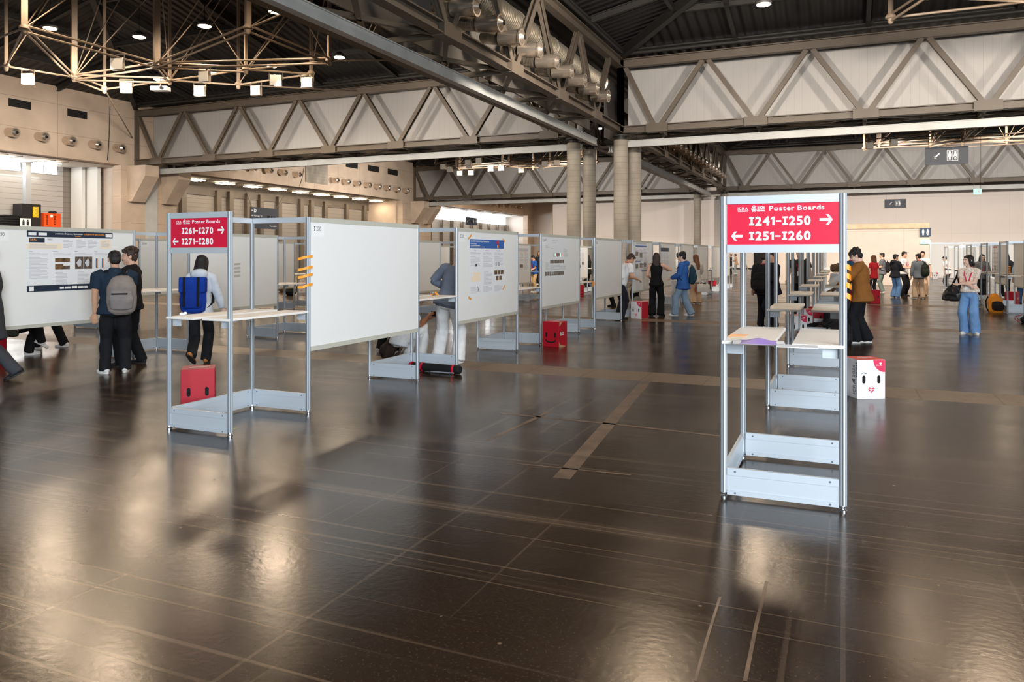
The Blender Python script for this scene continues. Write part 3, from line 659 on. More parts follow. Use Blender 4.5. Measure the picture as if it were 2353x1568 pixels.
def arrow(mb, T, x, y, L, sgn, d=0.002):
    h = L*.42; t = L*.11
    f = lambda px: x + sgn*px
    P = [(-L/2, -t), (L*.26-t*.2, -t), (-L*.06, -h*.86), (L*.06, -h), (L*.20, -h), (L/2, 0), (L*.20, h), (L*.06, h), (-L*.06, h*.86), (L*.26-t*.2, t), (-L/2, t)]
    P = [(-L/2, -t), (L*.22, -t), (-L*.02, -h), (L*.20, -h), (L/2, 0), (L*.20, h), (-L*.02, h), (L*.22, t), (-L/2, t)]
    mb.add([T(f(a), y+b, d) for a, b in P], [tuple(range(len(P)))])
def man_icon(mb, T, x, y, h, skirt=False, d=.003):
    c = h*.12
    mb.add([T(x+c*math.cos(a*math.pi/5), y+h*.88+c*math.sin(a*math.pi/5), d) for a in range(10)], [tuple(range(10))])
    if skirt: mb.add([T(x-h*.12, y+h*.74, d), T(x-h*.2, y+h*.28, d), T(x+h*.2, y+h*.28, d), T(x+h*.12, y+h*.74, d)], [(0, 1, 2, 3)])
    else: mb.rect(T, x-h*.16, x+h*.16, y+h*.36, y+h*.74, d)
    mb.rect(T, x-h*.1, x-h*.02, y, y+h*.4, d); mb.rect(T, x+h*.02, x+h*.1, y, y+h*.4, d)

# ---------------------------------------------------------------- stands
BW, BD, PER = 0.73, 1.08, 3.26             # bay width, bay depth, period along a row
PR_ = 0.0235
poly = []
for k in range(8):
    a0 = math.pi/4*k
    for da, r in ((-.30, PR_), (-.13, PR_), (-.10, PR_*.72), (.10, PR_*.72), (.13, PR_), (.30, PR_)): poly.append((r*math.cos(a0+da), r*math.sin(a0+da)))
pm = MB(); pm.prism(poly, lambda x, y, d: Vector((x, y, d)), .035, 2.0)
post_me = pm.mesh('post', [M['alu'], M['alu_dark']])
for p in post_me.polygons:
    if len(p.vertices) == 4 and abs(p.normal.z) < .5:
        c = p.center
        if math.hypot(c.x, c.y) < PR_*.86: p.material_index = 1
fm = MB().lathe([(.012, .012), (.012, .05)], (0, 0, 0), n=10).lathe([(.024, 0), (.024, .010), (.014, .016)], (0, 0, 0), n=14).lathe([(.019, .022), (.019, .03)], (0, 0, 0), n=6)
foot_me = fm.mesh('levelling_foot', M['chrome'])
def newo(name, me, parent, loc=(0, 0, 0)):
    o = bpy.data.objects.new(name, me); COL.objects.link(o); o.parent = parent; o.location = loc; return o
def post(parent, x, y):
    p = newo('post', post_me, parent, (x, y, 0)); newo('levelling_foot', foot_me, p); return p
def rail(m, p, q, z0, z1, th=.026):
    a, b = Vector((p[0], p[1], 0)), Vector((q[0], q[1], 0)); d = (b-a).normalized()*PR_; z = (z0+z1)/2
    m.bar(Vector((a.x, a.y, z))+d, Vector((b.x, b.y, z))-d, th, z1-z0)
def kick(parent, p, q):
    m = MB(); rail(m, p, q, .152, .2); rail(m, p, q, .022, .052); rail(m, p, q, .05, .155, .012)
    a, b = Vector((p[0], p[1], 0)), Vector((q[0], q[1], 0)); d = (b-a).normalized(); n = Vector((d.y, -d.x, 0)); m.k = 1
    for e in (a+d*.075, b-d*.075):
        for z in (.178, .036):
            for sgn in (1, -1): c = e + n*sgn*.0135; c.z = z; m.lathe([(.007, 0), (.006, .002)], c, n*sgn, n=8)
    return m.build('kick_panel', [M['kick'], M['alu_dark']], parent)
def shelf(parent, x0, x1, bx):
    sh = MB().bevbox(x0, x1, -.03, BD+.02, 1.022, 1.044, .004).build('shelf', M['shelf'], parent)
    m = MB()
    for y in (.004, BD-.004): m.box(bx[0], bx[1], y-.002+(.02 if y < .5 else -.02), y+.002+(.02 if y < .5 else -.02), .955, 1.021)
    m.box(bx[0], bx[1], .02, .1, 1.012, 1.021).box(bx[0], bx[1], BD-.1, BD-.02, 1.012, 1.021)
    m.build('bracket', M['kick'], sh)
def bay(label, loc, group, sign=None):
    t = thing('poster_stand', label, 'shelf frame', loc, 0, group)
    for x, y in ((-BW, 0), (0, 0), (-BW, BD), (0, BD)): post(t, x, y)
    W_, E_, WN, EN = (-BW, 0), (0, 0), (-BW, BD), (0, BD)
    kick(t, W_, E_); kick(t, WN, W_); kick(t, EN, WN)
    for a, b in ((WN, W_), (EN, WN)) + (() if sign else ((W_, E_),)):
        m = MB(); rail(m, a, b, 1.945, 2.0); m.build('top_rail', M['alu'], t)
    shelf(t, -BW-.01, -.41, (-BW+.02, -BW+.12)); shelf(t, -.30, .012, (-.12, -.02))
    if sign:
        m = MB(); rail(m, W_, E_, 1.948, 2.0, .03); m.build('sign_rail', M['alu'], t)
        m = MB(); rail(m, W_, E_, 1.628, 1.68, .03); m.build('sign_rail', M['alu'], t)
        m = MB(); rail(m, W_, E_, 1.68, 1.948, .012); sp = m.build('sign_panel', M['red'], t)
        T = lambda x, y, d: Vector((-BW + x, -.0065 - d, 1.68 + y))
        m = MB(); w = BW
        text(m, T, .092, .228, .0185, 'ICRA', .012, gap=.16, width=.068); m.rect(T, .092, .161, .222, .2242, .002); m.rect(T, .092, .155, .217, .2192, .002)
        for cx_, cy_, r in ((.194, .249, .009), (.186, .234, .009), (.201, .234, .008), (.193, .226, .006)):      # knotted ring emblem
            m.add([T(cx_ + rr*math.cos(a*math.pi/8), cy_ + rr*math.sin(a*math.pi/8), .002+r*.05) for rr in (r, r*.5) for a in range(16)], [(a, (a+1) % 16, 16+(a+1) % 16, 16+a) for a in range(16)])
        m.rect(T, .184, .190, .2145, .225, .002); m.rect(T, .198, .204, .2145, .225, .002); m.rect(T, .2045, .208, .238, .252, .002)
        text(m, T, .215, .2345, .0155, '2026', .02, gap=.06, width=.049); text(m, T, .210, .2165, .0115, 'VIENNA', .035, gap=.07, width=.054)
        text(m, T, .290, .221, .030, 'Poster Boards', .016, gap=.08, width=.336)
        text(m, T, .164, .127, .054, sign[0], .035, gap=.09, slab=True, width=.384); arrow(m, T, .632, .157, .078, 1)
        text(m, T, .164, .030, .054, sign[1], .035, gap=.09, slab=True, width=.384); arrow(m, T, .086, .057, .072, -1)
        m.build('lettering', M['white'], sp)
    return t
def board(label, loc, group, num=None):
    t = thing('poster_board', label, 'poster board', loc, 0, group); y0, y1 = PR_, PER-BD-PR_
    MB().box(-.011, .011, y0, y1, .675, 1.952).build('panel', M['board'], t)
    MB().box(-.016, .016, y0, y1, 1.95, 2.0).build('top_rail', M['rail'], t); MB().box(-.016, .016, y0, y1, .63, .678).build('bottom_rail', M['rail'], t)
    return t
def number(t, num, serif=True):
    T = lambda x, y, d: Vector((.0112 + d, PR_ + .02 + x, 1.952 - .15 + y))
    n = MB().rect(T, 0, .2, 0, .13, .001).build('number_label', M['white'], t)
    m = MB(); text(m, T, .035, .06, .046, num, -.004, slab=True, gap=.06, sx=.8); m.build('number', M['ink'], n)
ROWS = [(-5.0, 'left red sign', 'I261\u2013I270', 'I271\u2013I280', 11, 0), (0.0, 'pink sign', 'I241\u2013I250', 'I251\u2013I260', 11, 0), (-10.05, 'I 290 board row', None, None, 10, 0), (-15.0, 'I 308 board row', None, None, 10, 0), (4.9, 'row at the picture edge', None, None, 11, 4)]
proto_bay = proto_board = None
Y0 = 5.23
BOARDS = {}
for X, nm, s1, s2, n, k0 in ROWS:
    where = {-5.0: 'in the row behind the red I261 sign', 0.0: 'in the row behind the pink I241 sign', -10.05: 'in the I 290 board row', -15.0: 'in the I 308 board row at the back', 4.9: 'in the row at the right picture edge'}[X]
    for k in range(k0, n):
        y = Y0 + PER*k; i = k-k0
        if s1 and k == 0: 
            bay('tall sign frame with two shelves and the %s poster boards sign' % s1, (X, y, 0), None, (s1, s2))
        elif proto_bay is None: proto_bay = bay('aluminium shelf frame, %s %s' % (ORD[i], where), (X, y, 0), 'shelf frames of the poster rows')
        else: dup(proto_bay, (X, y, 0), label='aluminium shelf frame, %s %s' % (ORD[i], where))
        if k == n-1: continue
        yb = y + BD; num = {-5.0: 270-k, -10.05: 290-k, -15.0: 310-k}.get(X)
        lab = 'white poster board, %s %s' % (ORD[i], where)
        if proto_board is None: proto_board = b = board(lab, (X, yb, 0), 'white poster boards')
        else: b = dup(proto_board, (X, yb, 0), label=lab)
        BOARDS[(X, k)] = b
for (X, k), b in BOARDS.items():
    num = {-5.0: 270-k, -10.05: 290-k, -15.0: 310-k}.get(X)
    if num: number(b, 'I %d' % num)

# ---------------------------------------------------------------- posters
def on_board(X, y0, z0, face=1):
    if face == 1: return lambda x, y, d: Vector((X + .012 + d, y0 + x, z0 + y))
    return lambda x, y, d: Vector((X - .012 - d, y0 - x, z0 + y))
def poster_root(label, T, w, h, sheet='paper'):
    t = thing('poster', label, 'poster', T(0, 0, 0))
    Lc = lambda x, y, d: T(x, y, d) - T(0, 0, 0)
    m = MB(); n = len(m.v); P = [Lc(0, 0, .0006), Lc(w, 0, .0006), Lc(w, h, .0006), Lc(0, h, .0006), Lc(0, 0, .0016), Lc(w, 0, .0016), Lc(w, h, .0016), Lc(0, h, .0016)]
    m.add(P, [(0, 3, 2, 1), (4, 5, 6, 7), (0, 1, 5, 4), (1, 2, 6, 5), (2, 3, 7, 6), (3, 0, 4, 7)]); m.build('sheet', M[sheet], t)
    return t, Lc
def band(t, L, x0, x1, y0, y1, m, name='title_band', d=.0024): return MB().rect(L, x0, x1, y0, y1, d).build(name, M[m] if isinstance(m, str) else m, t)
def para(t, L, x0, x1, y1, n, lh=.016, m='grey_ink', seed=0, name='text_block', th=.45):
    r = random.Random(seed + n); b = MB()
    for k in range(n):
        e = x1 - (x1-x0)*(r.random()*.12 if k % 5 else .45); b.rect(L, x0, e, y1-k*lh-lh*th, y1-k*lh, .0029)
    return b.build(name, M[m], t)
def title(t, L, x, y, cap, body, m='white', bold=.02, d=.0032, align='l', sx=.92, name='title', width=None):
    b = MB(); text(b, L, x, y, cap, body, bold, d, gap=.08, sx=sx, align=align, width=width); return b.build(name, M[m], t)
# poster on board I 290
T = on_board(-10.05, 6.80, 1.115); w, h = 1.31, .83
t, L = poster_root('poster with navy bands, orange title and robot arm photos on the I 290 board', T, w, h)
band(t, L, 0, w, h-.085, h, 'navy'); band(t, L, 0, w, 0, .085, 'navy', 'footer_band')
title(t, L, .40, h-.042, .020, 'Accelerating Trajectory Optimization', width=.42); title(t, L, .835, h-.042, .020, 'by Exploiting B-Spline Gradient', 'orange', width=.34); title(t, L, .70, h-.07, .016, 'Structure', 'orange')
for x0, x1, y0, y1 in ((.02, .13, h-.062, h-.025), (.16, .28, h-.062, h-.025), (1.19, 1.295, h-.065, h-.02), (.47, .53, .025, .055), (.54, .64, .025, .055), (.65, .73, .025, .06), (.74, .83, .025, .055), (.84, .90, .025, .055), (.03, .095, .012, .075)): band(t, L, x0, x1, y0, y1, 'white', 'logo_plate', .0034)
band(t, L, .03, .25, h-.16, h-.10, 'navy', 'figure_box'); title(t, L, .045, h-.135, .026, '26.9x', 'orange', .03); title(t, L, .29, h-.128, .024, '96.3%', 'navy', 0)
band(t, L, .0, .5, h-.25, h-.17, 'cream', 'summary_box'); para(t, L, .03, .47, h-.182, 4, .016, seed=1)
for x in (.52, .72, .9): para(t, L, x, x+.15, h-.12, 6, .02, seed=int(x*50))
band(t, L, 1.10, 1.28, h-.24, h-.11, 'cream', 'note_box'); para(t, L, 1.12, 1.26, h-.13, 5, .018, seed=4)
for i, x in enumerate((.03, .37, .70, 1.01)):
    title(t, L, x, h-.285, .009, ('Problem', 'Kinodynamic', 'Method', 'Results')[i], 'navy', .01, sx=1.1, name='heading'); para(t, L, x, x+.28, h-.30, 3, .013, seed=i+9)
para(t, L, .03, .31, h-.36, 18, .0165, seed=30)
for x0, x1, y0, y1, m in ((.40, .62, h-.43, h-.375, 'photo'), (.40, .52, h-.53, h-.455, 'photo'), (.52, .62, h-.53, h-.48, 'photo2'), (.70, .83, h-.53, h-.355, 'photo2'), (.84, .97, h-.53, h-.355, 'photo2')): band(t, L, x0, x1, y0, y1, m, 'photo_print', .003)
m = MB()
for x in (.74, .87): m.add([L(x+a, h-.44+b, .0036) for a, b in ((-.02, 0), (.03, .06), (.06, .02), (.05, -.05), (.01, -.06))], [(0, 1, 2, 3, 4)])
m.build('robot_sketch', M['grey_ink'], t)
for x, c in ((1.03, 'blue'), (1.05, 'orange'), (1.13, 'blue'), (1.145, 'orange')): band(t, L, x, x+.014, h-.52, h-.38, c, 'chart_curve', .003)
for x in (.37, .70, 1.01): para(t, L, x+.04, x+.22, h-.57, 10, .018, seed=int(x*77))
# poster on board I 269
T = on_board(-5.0, 9.93, 1.0); w, h = 1.26, .86
t, L = poster_root('poster with a blue title band taped at its corners on the I 269 board', T, w, h)
band(t, L, .02, w-.02, h-.145, h-.012, 'blue')
title(t, L, .05, h-.05, .022, 'Learning Collision-Free Object-Goal Pushing for Nonholonomic Robots', bold=.025, sx=.62); title(t, L, .05, h-.085, .020, 'with Lattice Constraints', bold=.025, sx=.62)
para(t, L, .05, .62, h-.10, 1, .02, 'white', 2, 'authors'); para(t, L, .05, .95, h-.122, 1, .014, 'white', 3, 'authors')
m = MB().ball(L(1.0, h-.05, .002), (.004, .045, .03)); m.build('emblem', M['red'], t, True); band(t, L, .98, 1.03, h-.135, h-.09, 'orange', 'robot_picture', .0034)
for i, x in enumerate((.05, .47, .88)):
    title(t, L, x+.16, h-.185, .014, ('Overview', 'Method Overview', 'Experimental Results')[i], 'navy', .0, align='c', sx=.9, name='heading')
    for k, (yy, n) in enumerate(((.205, 3), (.27, 5), (.36, 3) if i != 1 else (.37, 4))): para(t, L, x, x+.34, h-yy, n, .0165, seed=20*i+k)
    para(t, L, x, x+.34, h-.72, 6, .0165, seed=70+i)
band(t, L, .20, .27, h-.42, h-.375, 'grey_ink', 'robot_photo'); band(t, L, .21, .26, h-.415, h-.38, 'ink', 'robot_photo', .003); band(t, L, .06, .36, h-.64, h-.50, 'cream', 'diagram'); band(t, L, .07, .15, h-.56, h-.51, 'paper', 'diagram', .003)
for k, (x, y) in enumerate(((.93, .36), (1.03, .36), (.93, .39), (1.03, .39))): band(t, L, x, x+.035, h-y-.02, h-y, 'ink', 'small_photo')
for x, y in ((.88, .55), (1.0, .55), (1.12, .55), (.93, .64), (1.06, .64)): band(t, L, x, x+.105, h-y, h-y+.065, 'photo', 'photo_print')
para(t, L, .50, .80, h-.50, 10, .02, seed=91)
# poster on board I 268
T = on_board(-5.0, 13.02, 1.14); w, h = 1.26, .80
t, L = poster_root('white poster with two rows of small dark photos on the I 268 board', T, w, h)
title(t, L, .36, h-.06, .02, 'Controllable Robot Trajectories', 'grey_ink', .01, sx=.8); title(t, L, .36, h-.10, .02, 'through Demonstrations', 'grey_ink', .01, sx=.8)
band(t, L, .03, .05, h-.07, h-.02, 'red', 'logo_plate')
for k, (x, y, n) in enumerate(((.02, .15, 3), (.02, .46, 8), (1.0, .2, 4), (1.05, .28, 5), (.28, .20, 1), (.28, .62, 4), (.02, .70, 1))): para(t, L, x, x+(.22 if n > 1 else .3), h-y, n, .018, 'grey_ink', k)
for k in range(8): band(t, L, .45+.06*k, .50+.06*k, h-.36+.02*((k*k) % 3), h-.29, ('multi', 'green', 'boxpink', 'multi', 'photo')[k % 5], 'robot_picture')
for k in range(9): band(t, L, .26+.085*k, .34+.085*k, h-.48, h-.42, 'multi', 'small_photo')
for k in range(9): band(t, L, .0+.115*k, .10+.115*k, h-.71, h-.635, 'multi', 'small_photo')
para(t, L, .25, 1.2, h-.52, 4, .022, 'grey_ink', 31); m = MB(); m.tube([L(.62, h-.16, .002), L(.68, h-.25, .002), L(.75, h-.16, .002)], [.003]*3, n=4); m.build('line_drawing', M['grey_ink'], t)
# posters further along
def far_poster(X, y0, z0, w, h, label, bands, face=1, seed=0, photos=3):
    T = on_board(X, y0, z0, face); t, L = poster_root(label, T, w, h)
    for x0, x1, y0_, y1_, c in bands: band(t, L, x0*w, x1*w, y0_*h, y1_*h, c, 'heading_band')
    for i in range(3): para(t, L, w*(.04+.32*i), w*(.31+.32*i), h*.80, 16, h*.042, 'grey_ink', seed+i)
    r = random.Random(seed)
    for k in range(photos): x = w*(.06+.32*(k % 3)); y = h*(.10+.2*r.random()+.3*(k//3)); band(t, L, x, x+w*.2, y, y+h*.13, 'multi', 'photo_print', .0038)
far_poster(-5.0, 19.55, 1.06, 1.4, .9, 'poster with blue heading bars on the board left of the woman in black', ((.06, .94, .86, .90, 'blue'), (.06, .46, .40, .44, 'blue'), (.52, .94, .32, .36, 'blue'), (.52, .94, .12, .16, 'blue'), (.12, .9, .94, .98, 'grey_ink')), seed=5, photos=5)
far_poster(-5.0, 22.55, 1.0, 1.3, .84, 'poster with a dark title block on the board behind the woman in black', ((.04, .96, .86, 1.0, 'navy'),), seed=8)
far_poster(-10.05, 23.3, .98, 1.35, .9, 'pale poster with orange chart lines seen behind the I 268 board', ((.05, .95, .84, .97, 'grey_ink'), (.05, .95, .80, .81, 'orange')), seed=12, photos=2)
far_poster(-10.05, 29.6, 1.0, 1.3, .9, 'pale poster with small sketches seen between two boards', ((.05, .6, .9, .93, 'grey_ink'),), seed=15, photos=4)
far_poster(4.9, 31.9, .85, 1.3, 1.1, 'poster with a red heading line in the row at the picture edge', ((.2, .8, .93, .97, 'boxred'), (.45, .55, .1, .16, 'boxred')), face=-1, seed=18, photos=2)
far_poster(4.9, 37.0, 1.0, 1.2, .9, 'poster with a blue line in the row at the picture edge, further back', ((.2, .9, .35, .39, 'blue'),), face=-1, seed=21, photos=1)

# orange tape -------------------------------------------------------------------
def strip_mesh(P, wd, up): 
    m = MB(); up = Vector(up)
    for i in range(len(P)-1):
        a, b = Vector(P[i]), Vector(P[i+1]); m.add([a-up*wd/2, b-up*wd/2, b+up*wd/2, a+up*wd/2], [(0, 1, 2, 3)])
    return m
def tape(P, wd, up, label, group, m='orange'):
    o = strip_mesh(P, wd, up).build('tape_strip', M[m]); md = o.modifiers.new('thickness', 'SOLIDIFY'); md.thickness = .0012; return tag(o, label, 'tape', group)
for k, z in enumerate((1.59, 1.48, 1.405, 1.305)):
    y = Y0+BD; tape([(-4.972, y+.035, z+.01), (-4.972, y-.028, z+.006), (-5.02, y-.06, z-.006-.004*k), (-5.07, y-.075, z-.02)], .026, (0, 0, 1), 'orange tape strip flapping from the edge of the I 270 board, %s from the top' % ORD[k], 'tape strips on the I 270 board')
for k, z in enumerate((1.535, 1.478, 1.42, 1.352)):
    tape([(.018, Y0-.02, z+.006), (.026, Y0+.01, z+.004), (.038, Y0+.01, z-.003), (.046, Y0+.0, z-.010)], .034, (0, .2, 1), 'orange tape piece sticking out from the pink sign frame, %s from the top' % ORD[k], 'tape pieces on the pink sign frame')
T9 = on_board(-5.0, 9.93, 1.0)
for k, (x, y, dx, dy, w) in enumerate(((-.02, .85, .10, .06, 'upper near'), (1.20, .87, .10, -.05, 'upper far'), (-.02, .0, .09, -.03, 'lower near'), (1.20, .06, .09, .07, 'lower far'))):
    tape([T9(x, y, .004), T9(x+dx, y+dy, .004)], .032, (0, 0, 1), 'orange tape on the %s corner of the blue titled poster' % w, 'tape on the blue titled poster')
for k in range(4): tape([(-10.02, 8.40, 1.42-.055*k), (-10.02, 8.50, 1.42-.055*k)], .03, (0, 0, 1), 'orange tape strip by the curly haired man, %s from the top' % ORD[k], 'tape strips on the I 290 board edge')
for k in range(3): tape([(-.74, Y0+.40-.09*k, 1.0455), (-.62, Y0+.42-.09*k, 1.0455)], .03, (0, 1, 0), 'orange tape strip stuck on the near shelf behind the pink sign', 'tape strips on the near shelf')
for k in range(5): tape([(4.14, 24.79, 1.30-.045*k), (4.24, 24.77, 1.30-.045*k)], .03, (0, 0, 1), 'orange tape strip beside the bald man, %s from the top' % ORD[k], 'tape strips at the picture edge')
for k in range(4): tape([(-10.034, 10.6, 1.45-.07*k), (-10.034, 10.75, 1.455-.07*k)], .035, (0, 0, 1), 'faint old tape mark on the board behind the woman with the blue backpack', 'old tape marks', 'rail')
P_ = [at(522, 1001, 6.9), at(532, 998, 7.0), at(541, 997, 7.05)]
tape([(p.x, p.y, .012) for p in P_], .02, (.3, 1, 0), 'bright green tape scrap at the foot of the red sign frame', None, 'greenscrap') if 'greenscrap' in M else None
# ---------------------------------------------------------------- people
def remesh(mb, name, mats, voxel, parent, smooth=4, wrinkle=0.0, wscale=9.0, seed=0, wz=1.0):
    me = mb.mesh('tmp', mats); o = bpy.data.objects.new('tmp', me); COL.objects.link(o)
    md = o.modifiers.new('r', 'REMESH'); md.mode = 'VOXEL'; md.voxel_size = voxel
    sm = o.modifiers.new('s', 'SMOOTH'); sm.factor = 0.5; sm.iterations = smooth
    dg = bpy.context.evaluated_depsgraph_get(); me2 = bpy.data.meshes.new_from_object(o.evaluated_get(dg)); me2.name = name
    bpy.data.objects.remove(o); bpy.data.meshes.remove(me)
    if not me2.materials:
        for m in (mats if isinstance(mats, list) else [mats]): me2.materials.append(m)
    if wrinkle:
        off = Vector((seed*3.1, seed*1.7, seed*.9)); n = len(me2.vertices); nor = [v.normal.copy() for v in me2.vertices]
        for v, nn in zip(me2.vertices, nor):
            p = v.co*wscale; p.z *= wz
            v.co += nn*(wrinkle*(noise.noise(p+off) + .5*noise.noise(p*2.3+off)))
    me2.polygons.foreach_set('use_smooth', [True]*len(me2.polygons)); me2.update()
    o = bpy.data.objects.new(name, me2); COL.objects.link(o)
    if parent: o.parent = parent
    return o
def ik(a, c, l1, l2, pole):
    a, c = Vector(a), Vector(c); d = c-a; L = d.length
    if L > (l1+l2)*.998: c = a + d*((l1+l2)*.998/L); d = c-a; L = d.length
    x = (l1*l1-l2*l2+L*L)/(2*L); h = math.sqrt(max(l1*l1-x*x, 0)); u = d/L
    p = Vector(pole); p = p - u*p.dot(u)
    if p.length < 1e-3: p = u.orthogonal()
    return a + u*x + p.normalized()*h, c
SKIN = {'light': mat('skin_light', s(226,178,152), .55, spec=.3), 'tan': mat('skin_tan', s(208,158,126), .55, spec=.3), 'brown': mat('skin_brown', s(150,98,70), .55, spec=.3), 'pale': mat('skin_pale', s(236,196,176), .55, spec=.3)}
HAIR = {'black': mat('hair_black', s(30,25,24), .5, noise_s=30, noise_a=.3, bump=.4, bscale=60, stretch=(3, 3, .4)), 'brown': mat('hair_brown', s(60,42,34), .5, noise_s=30, noise_a=.3, bump=.4, bscale=60, stretch=(3, 3, .4)), 'auburn': mat('hair_auburn', s(112,66,38), .5, noise_s=30, noise_a=.3, bump=.4, bscale=60, stretch=(3, 3, .4)), 'grey': mat('hair_grey', s(120,104,92), .6)}
LANY = mat('lanyard_red', s(222,40,84), .6); EYEW = mat('eye_white', s(235,230,225), .3); IRIS = mat('iris_dark', s(36,26,22), .3); LIP = mat('lip', s(176,104,94), .5); BADGE = M['white']
FW = mat('shoe_white', s(236,234,230), .6); FB = mat('shoe_black', s(28,27,28), .6); FT = mat('shoe_tan', s(182,116,54), .6); SOLE = mat('sole_dark', s(44,38,36), .7); SOLEW = mat('sole_white', s(240,236,230), .6)
def bearing(x, y):
    u = x*CA + y*SA; w = -x*SA + y*CA; return math.atan2(u, w)
def person(label, pos, view=0, H=1.74, b=1.0, lean=0.0, side=0.0, turn=0.0, head=(0, 0), LH=None, RH=None, LF=None, RF=None, hipz=None, elL=None, elR=None, kneeL=None, kneeR=None, footL=None, footR=None,
           skin='light', top=((60, 60, 64), 'short'), pants=((28, 28, 30), 'slim'), shoes=('white', True), hair=('short', 'black'), lany=False, glasses=False, near=False, face=False, wr=.010, open_front=None, female=False, moustache=False, collar=None, phone=False, lift=0.0):
    f = H/1.75; X, Y = pos; rz = YAW - bearing(X, Y) + math.radians(view)
    root = thing('person', label, 'person', (X, Y, lift), rz)
    V = Vector; hz = (hipz if hipz is not None else .90)*f
    LF = V(LF or (-.10, 0, 0)); RF = V(RF or (.10, 0, 0)); LF = V((LF.x*f, LF.y*f, LF.z*f)); RF = V((RF.x*f, RF.y*f, RF.z*f))
    hipy = 0.0 if hipz is not None else (LF.y+RF.y)*.5; hipx = 0.0 if hipz is not None else (LF.x+RF.x)*.5*.7
    pel = V((hipx, hipy, hz))
    R = Matrix.Rotation(math.radians(-lean), 3, 'X') @ Matrix.Rotation(math.radians(side), 3, 'Y')
    RT = R @ Matrix.Rotation(math.radians(turn), 3, 'Z')
    tp = lambda x, y, z: pel + RT @ V((x*f, y*f, z*f))
    bx = b; sw = (.163 if female else .185)*b
    shL, shR = tp(-sw, 0, .495), tp(sw, 0, .495); sx = RT @ V((1, 0, 0))
    l1, l2 = .29*f, .255*f
    wl = V(LH)*f if LH else tp(-.27*bx, .04, -.06); wr_ = V(RH)*f if RH else tp(.27*bx, .04, -.06)
    if not LH: wl = V((wl.x, wl.y, shL.z - .535*f))
    if not RH: wr_ = V((wr_.x, wr_.y, shR.z - .535*f))
    eL, wl = ik(shL, wl, l1, l2, RT @ V(elL or (-.5, -1, -.2))); eR, wr_ = ik(shR, wr_, l1, l2, RT @ V(elR or (.5, -1, -.2)))
    hw = .09*f; hipL, hipR = pel + V((-hw, 0, -.02*f)), pel + V((hw, 0, -.02*f)); ank = .075*f
    aL, aR = LF + V((0, 0, ank)), RF + V((0, 0, ank))
    kL, aL = ik(hipL, aL, .425*f, .415*f, V(kneeL or (-.1, 1, 0))); kR, aR = ik(hipR, aR, .425*f, .415*f, V(kneeR or (.1, 1, 0)))
    # head frame
    hy, hp = head; RH_ = RT @ Matrix.Rotation(math.radians(hy), 3, 'Z') @ Matrix.Rotation(math.radians(-hp), 3, 'X')
    if lean: RH_ = Matrix.Rotation(math.radians(turn+hy), 3, 'Z') @ Matrix.Rotation(math.radians(-hp - lean*.35), 3, 'X')
    nb = tp(0, -.01, .53); hc = nb + (RT @ V((0, 0, .115*f))) + RH_ @ V((0, .028*f, .055*f))
    HM = Matrix.Translation(hc) @ RH_.to_4x4() @ Matrix.Scale(f*.98, 4)
    m = MB()
    TR = [((.115, .08), -.07), ((.138*bx, .092*bx), .0), ((.142*bx, .100*bx), .16), ((.160*bx, .112*bx), .32), ((.168*bx, .100*bx), .44), ((.12, .075), .515)]
    if female: TR = [((.115, .08), -.07), ((.142*bx, .096), .0), ((.125*bx, .092), .17), ((.140*bx, .11), .33), ((.150*bx, .09), .44), ((.11, .07), .51)]
    tor = [(tp(0, 0, z), (r[0]*f, r[1]*f)) for r, z in TR]
    m.tube([p for p, r in tor], [r for p, r in tor], sx, 20)
    m.tube([nb - (RT @ V((0, 0, .04*f))), hc - RH_ @ V((0, .012, .10))*f, hc - RH_ @ V((0, .015, .03))*f], [.062*f, .055*f, .055*f], n=12)
    for sh, el, wr2, sg in ((shL, eL, wl, -1), (shR, eR, wr_, 1)):
        m.tube([sh - sx*sg*.05*f, sh + (el-sh)*.12, sh+(el-sh)*.5, el], [.055*f*bx, .056*f*bx, .048*f*bx, .041*f], n=12)
        m.tube([el, el+(wr2-el)*.3, wr2], [.041*f, .043*f, .027*f], n=12)
        d = (wr2-el).normalized(); pn = d.cross(sx*sg); 
        if pn.length < .2: pn = d.cross(V((0, 0, 1)))
        pn.normalize(); sdh = d.cross(pn).normalized()
        m.tube([wr2, wr2+d*.03*f, wr2+d*.095*f], [(.026*f, .019*f), (.036*f, .016*f), (.041*f, .013*f)], sdh, 10)
        if near:
            for q in range(4):
                o_ = wr2 + d*.09*f + sdh*((q-1.5)*.021*f); L = (.068, .078, .072, .056)[q]*f; cv = pn*(.35)
                m.tube([o_, o_+d*L*.45+cv*L*.12, o_+d*L*.8+cv*L*.5, o_+d*L*.92+cv*L*.95], [.0095*f, .0092*f, .0085*f, .0075*f], n=8)
            o_ = wr2 + d*.03*f - sdh*.03*f
            m.tube([o_, o_-sdh*.022*f+d*.03*f+pn*.01*f, o_-sdh*.026*f+d*.062*f+pn*.02*f], [.013*f, .011*f, .009*f], n=8)
        else:
            m.tube([wr2+d*.09*f, wr2+d*.13*f+pn*.012*f, wr2+d*.15*f+pn*.04*f], [(.040*f, .013*f), (.036*f, .012*f), (.03*f, .01*f)], sdh, 8)
    legR = [.082, .075, .052, .055, .036]
    for hp_, kn, an in ((hipL, kL, aL), (hipR, kR, aR)):
        m.tube([hp_, hp_+(kn-hp_)*.4, kn, kn+(an-kn)*.3, an], [r*f*(bx if i < 2 else 1) for i, r in enumerate(legR)], n=12)
    # head
    m.ball((0, -.012, .035), (.076, .096, .088), HM, 18, 12); m.ball((0, .026, -.035), (.060, .066, .082), HM, 16, 10); m.ball((0, .066, -.098), (.030, .026, .022), HM)
    m.ball((0, .055, -.012), (.056, .040, .05), HM); m.ball((0, .066, .038), (.056, .028, .020), HM)
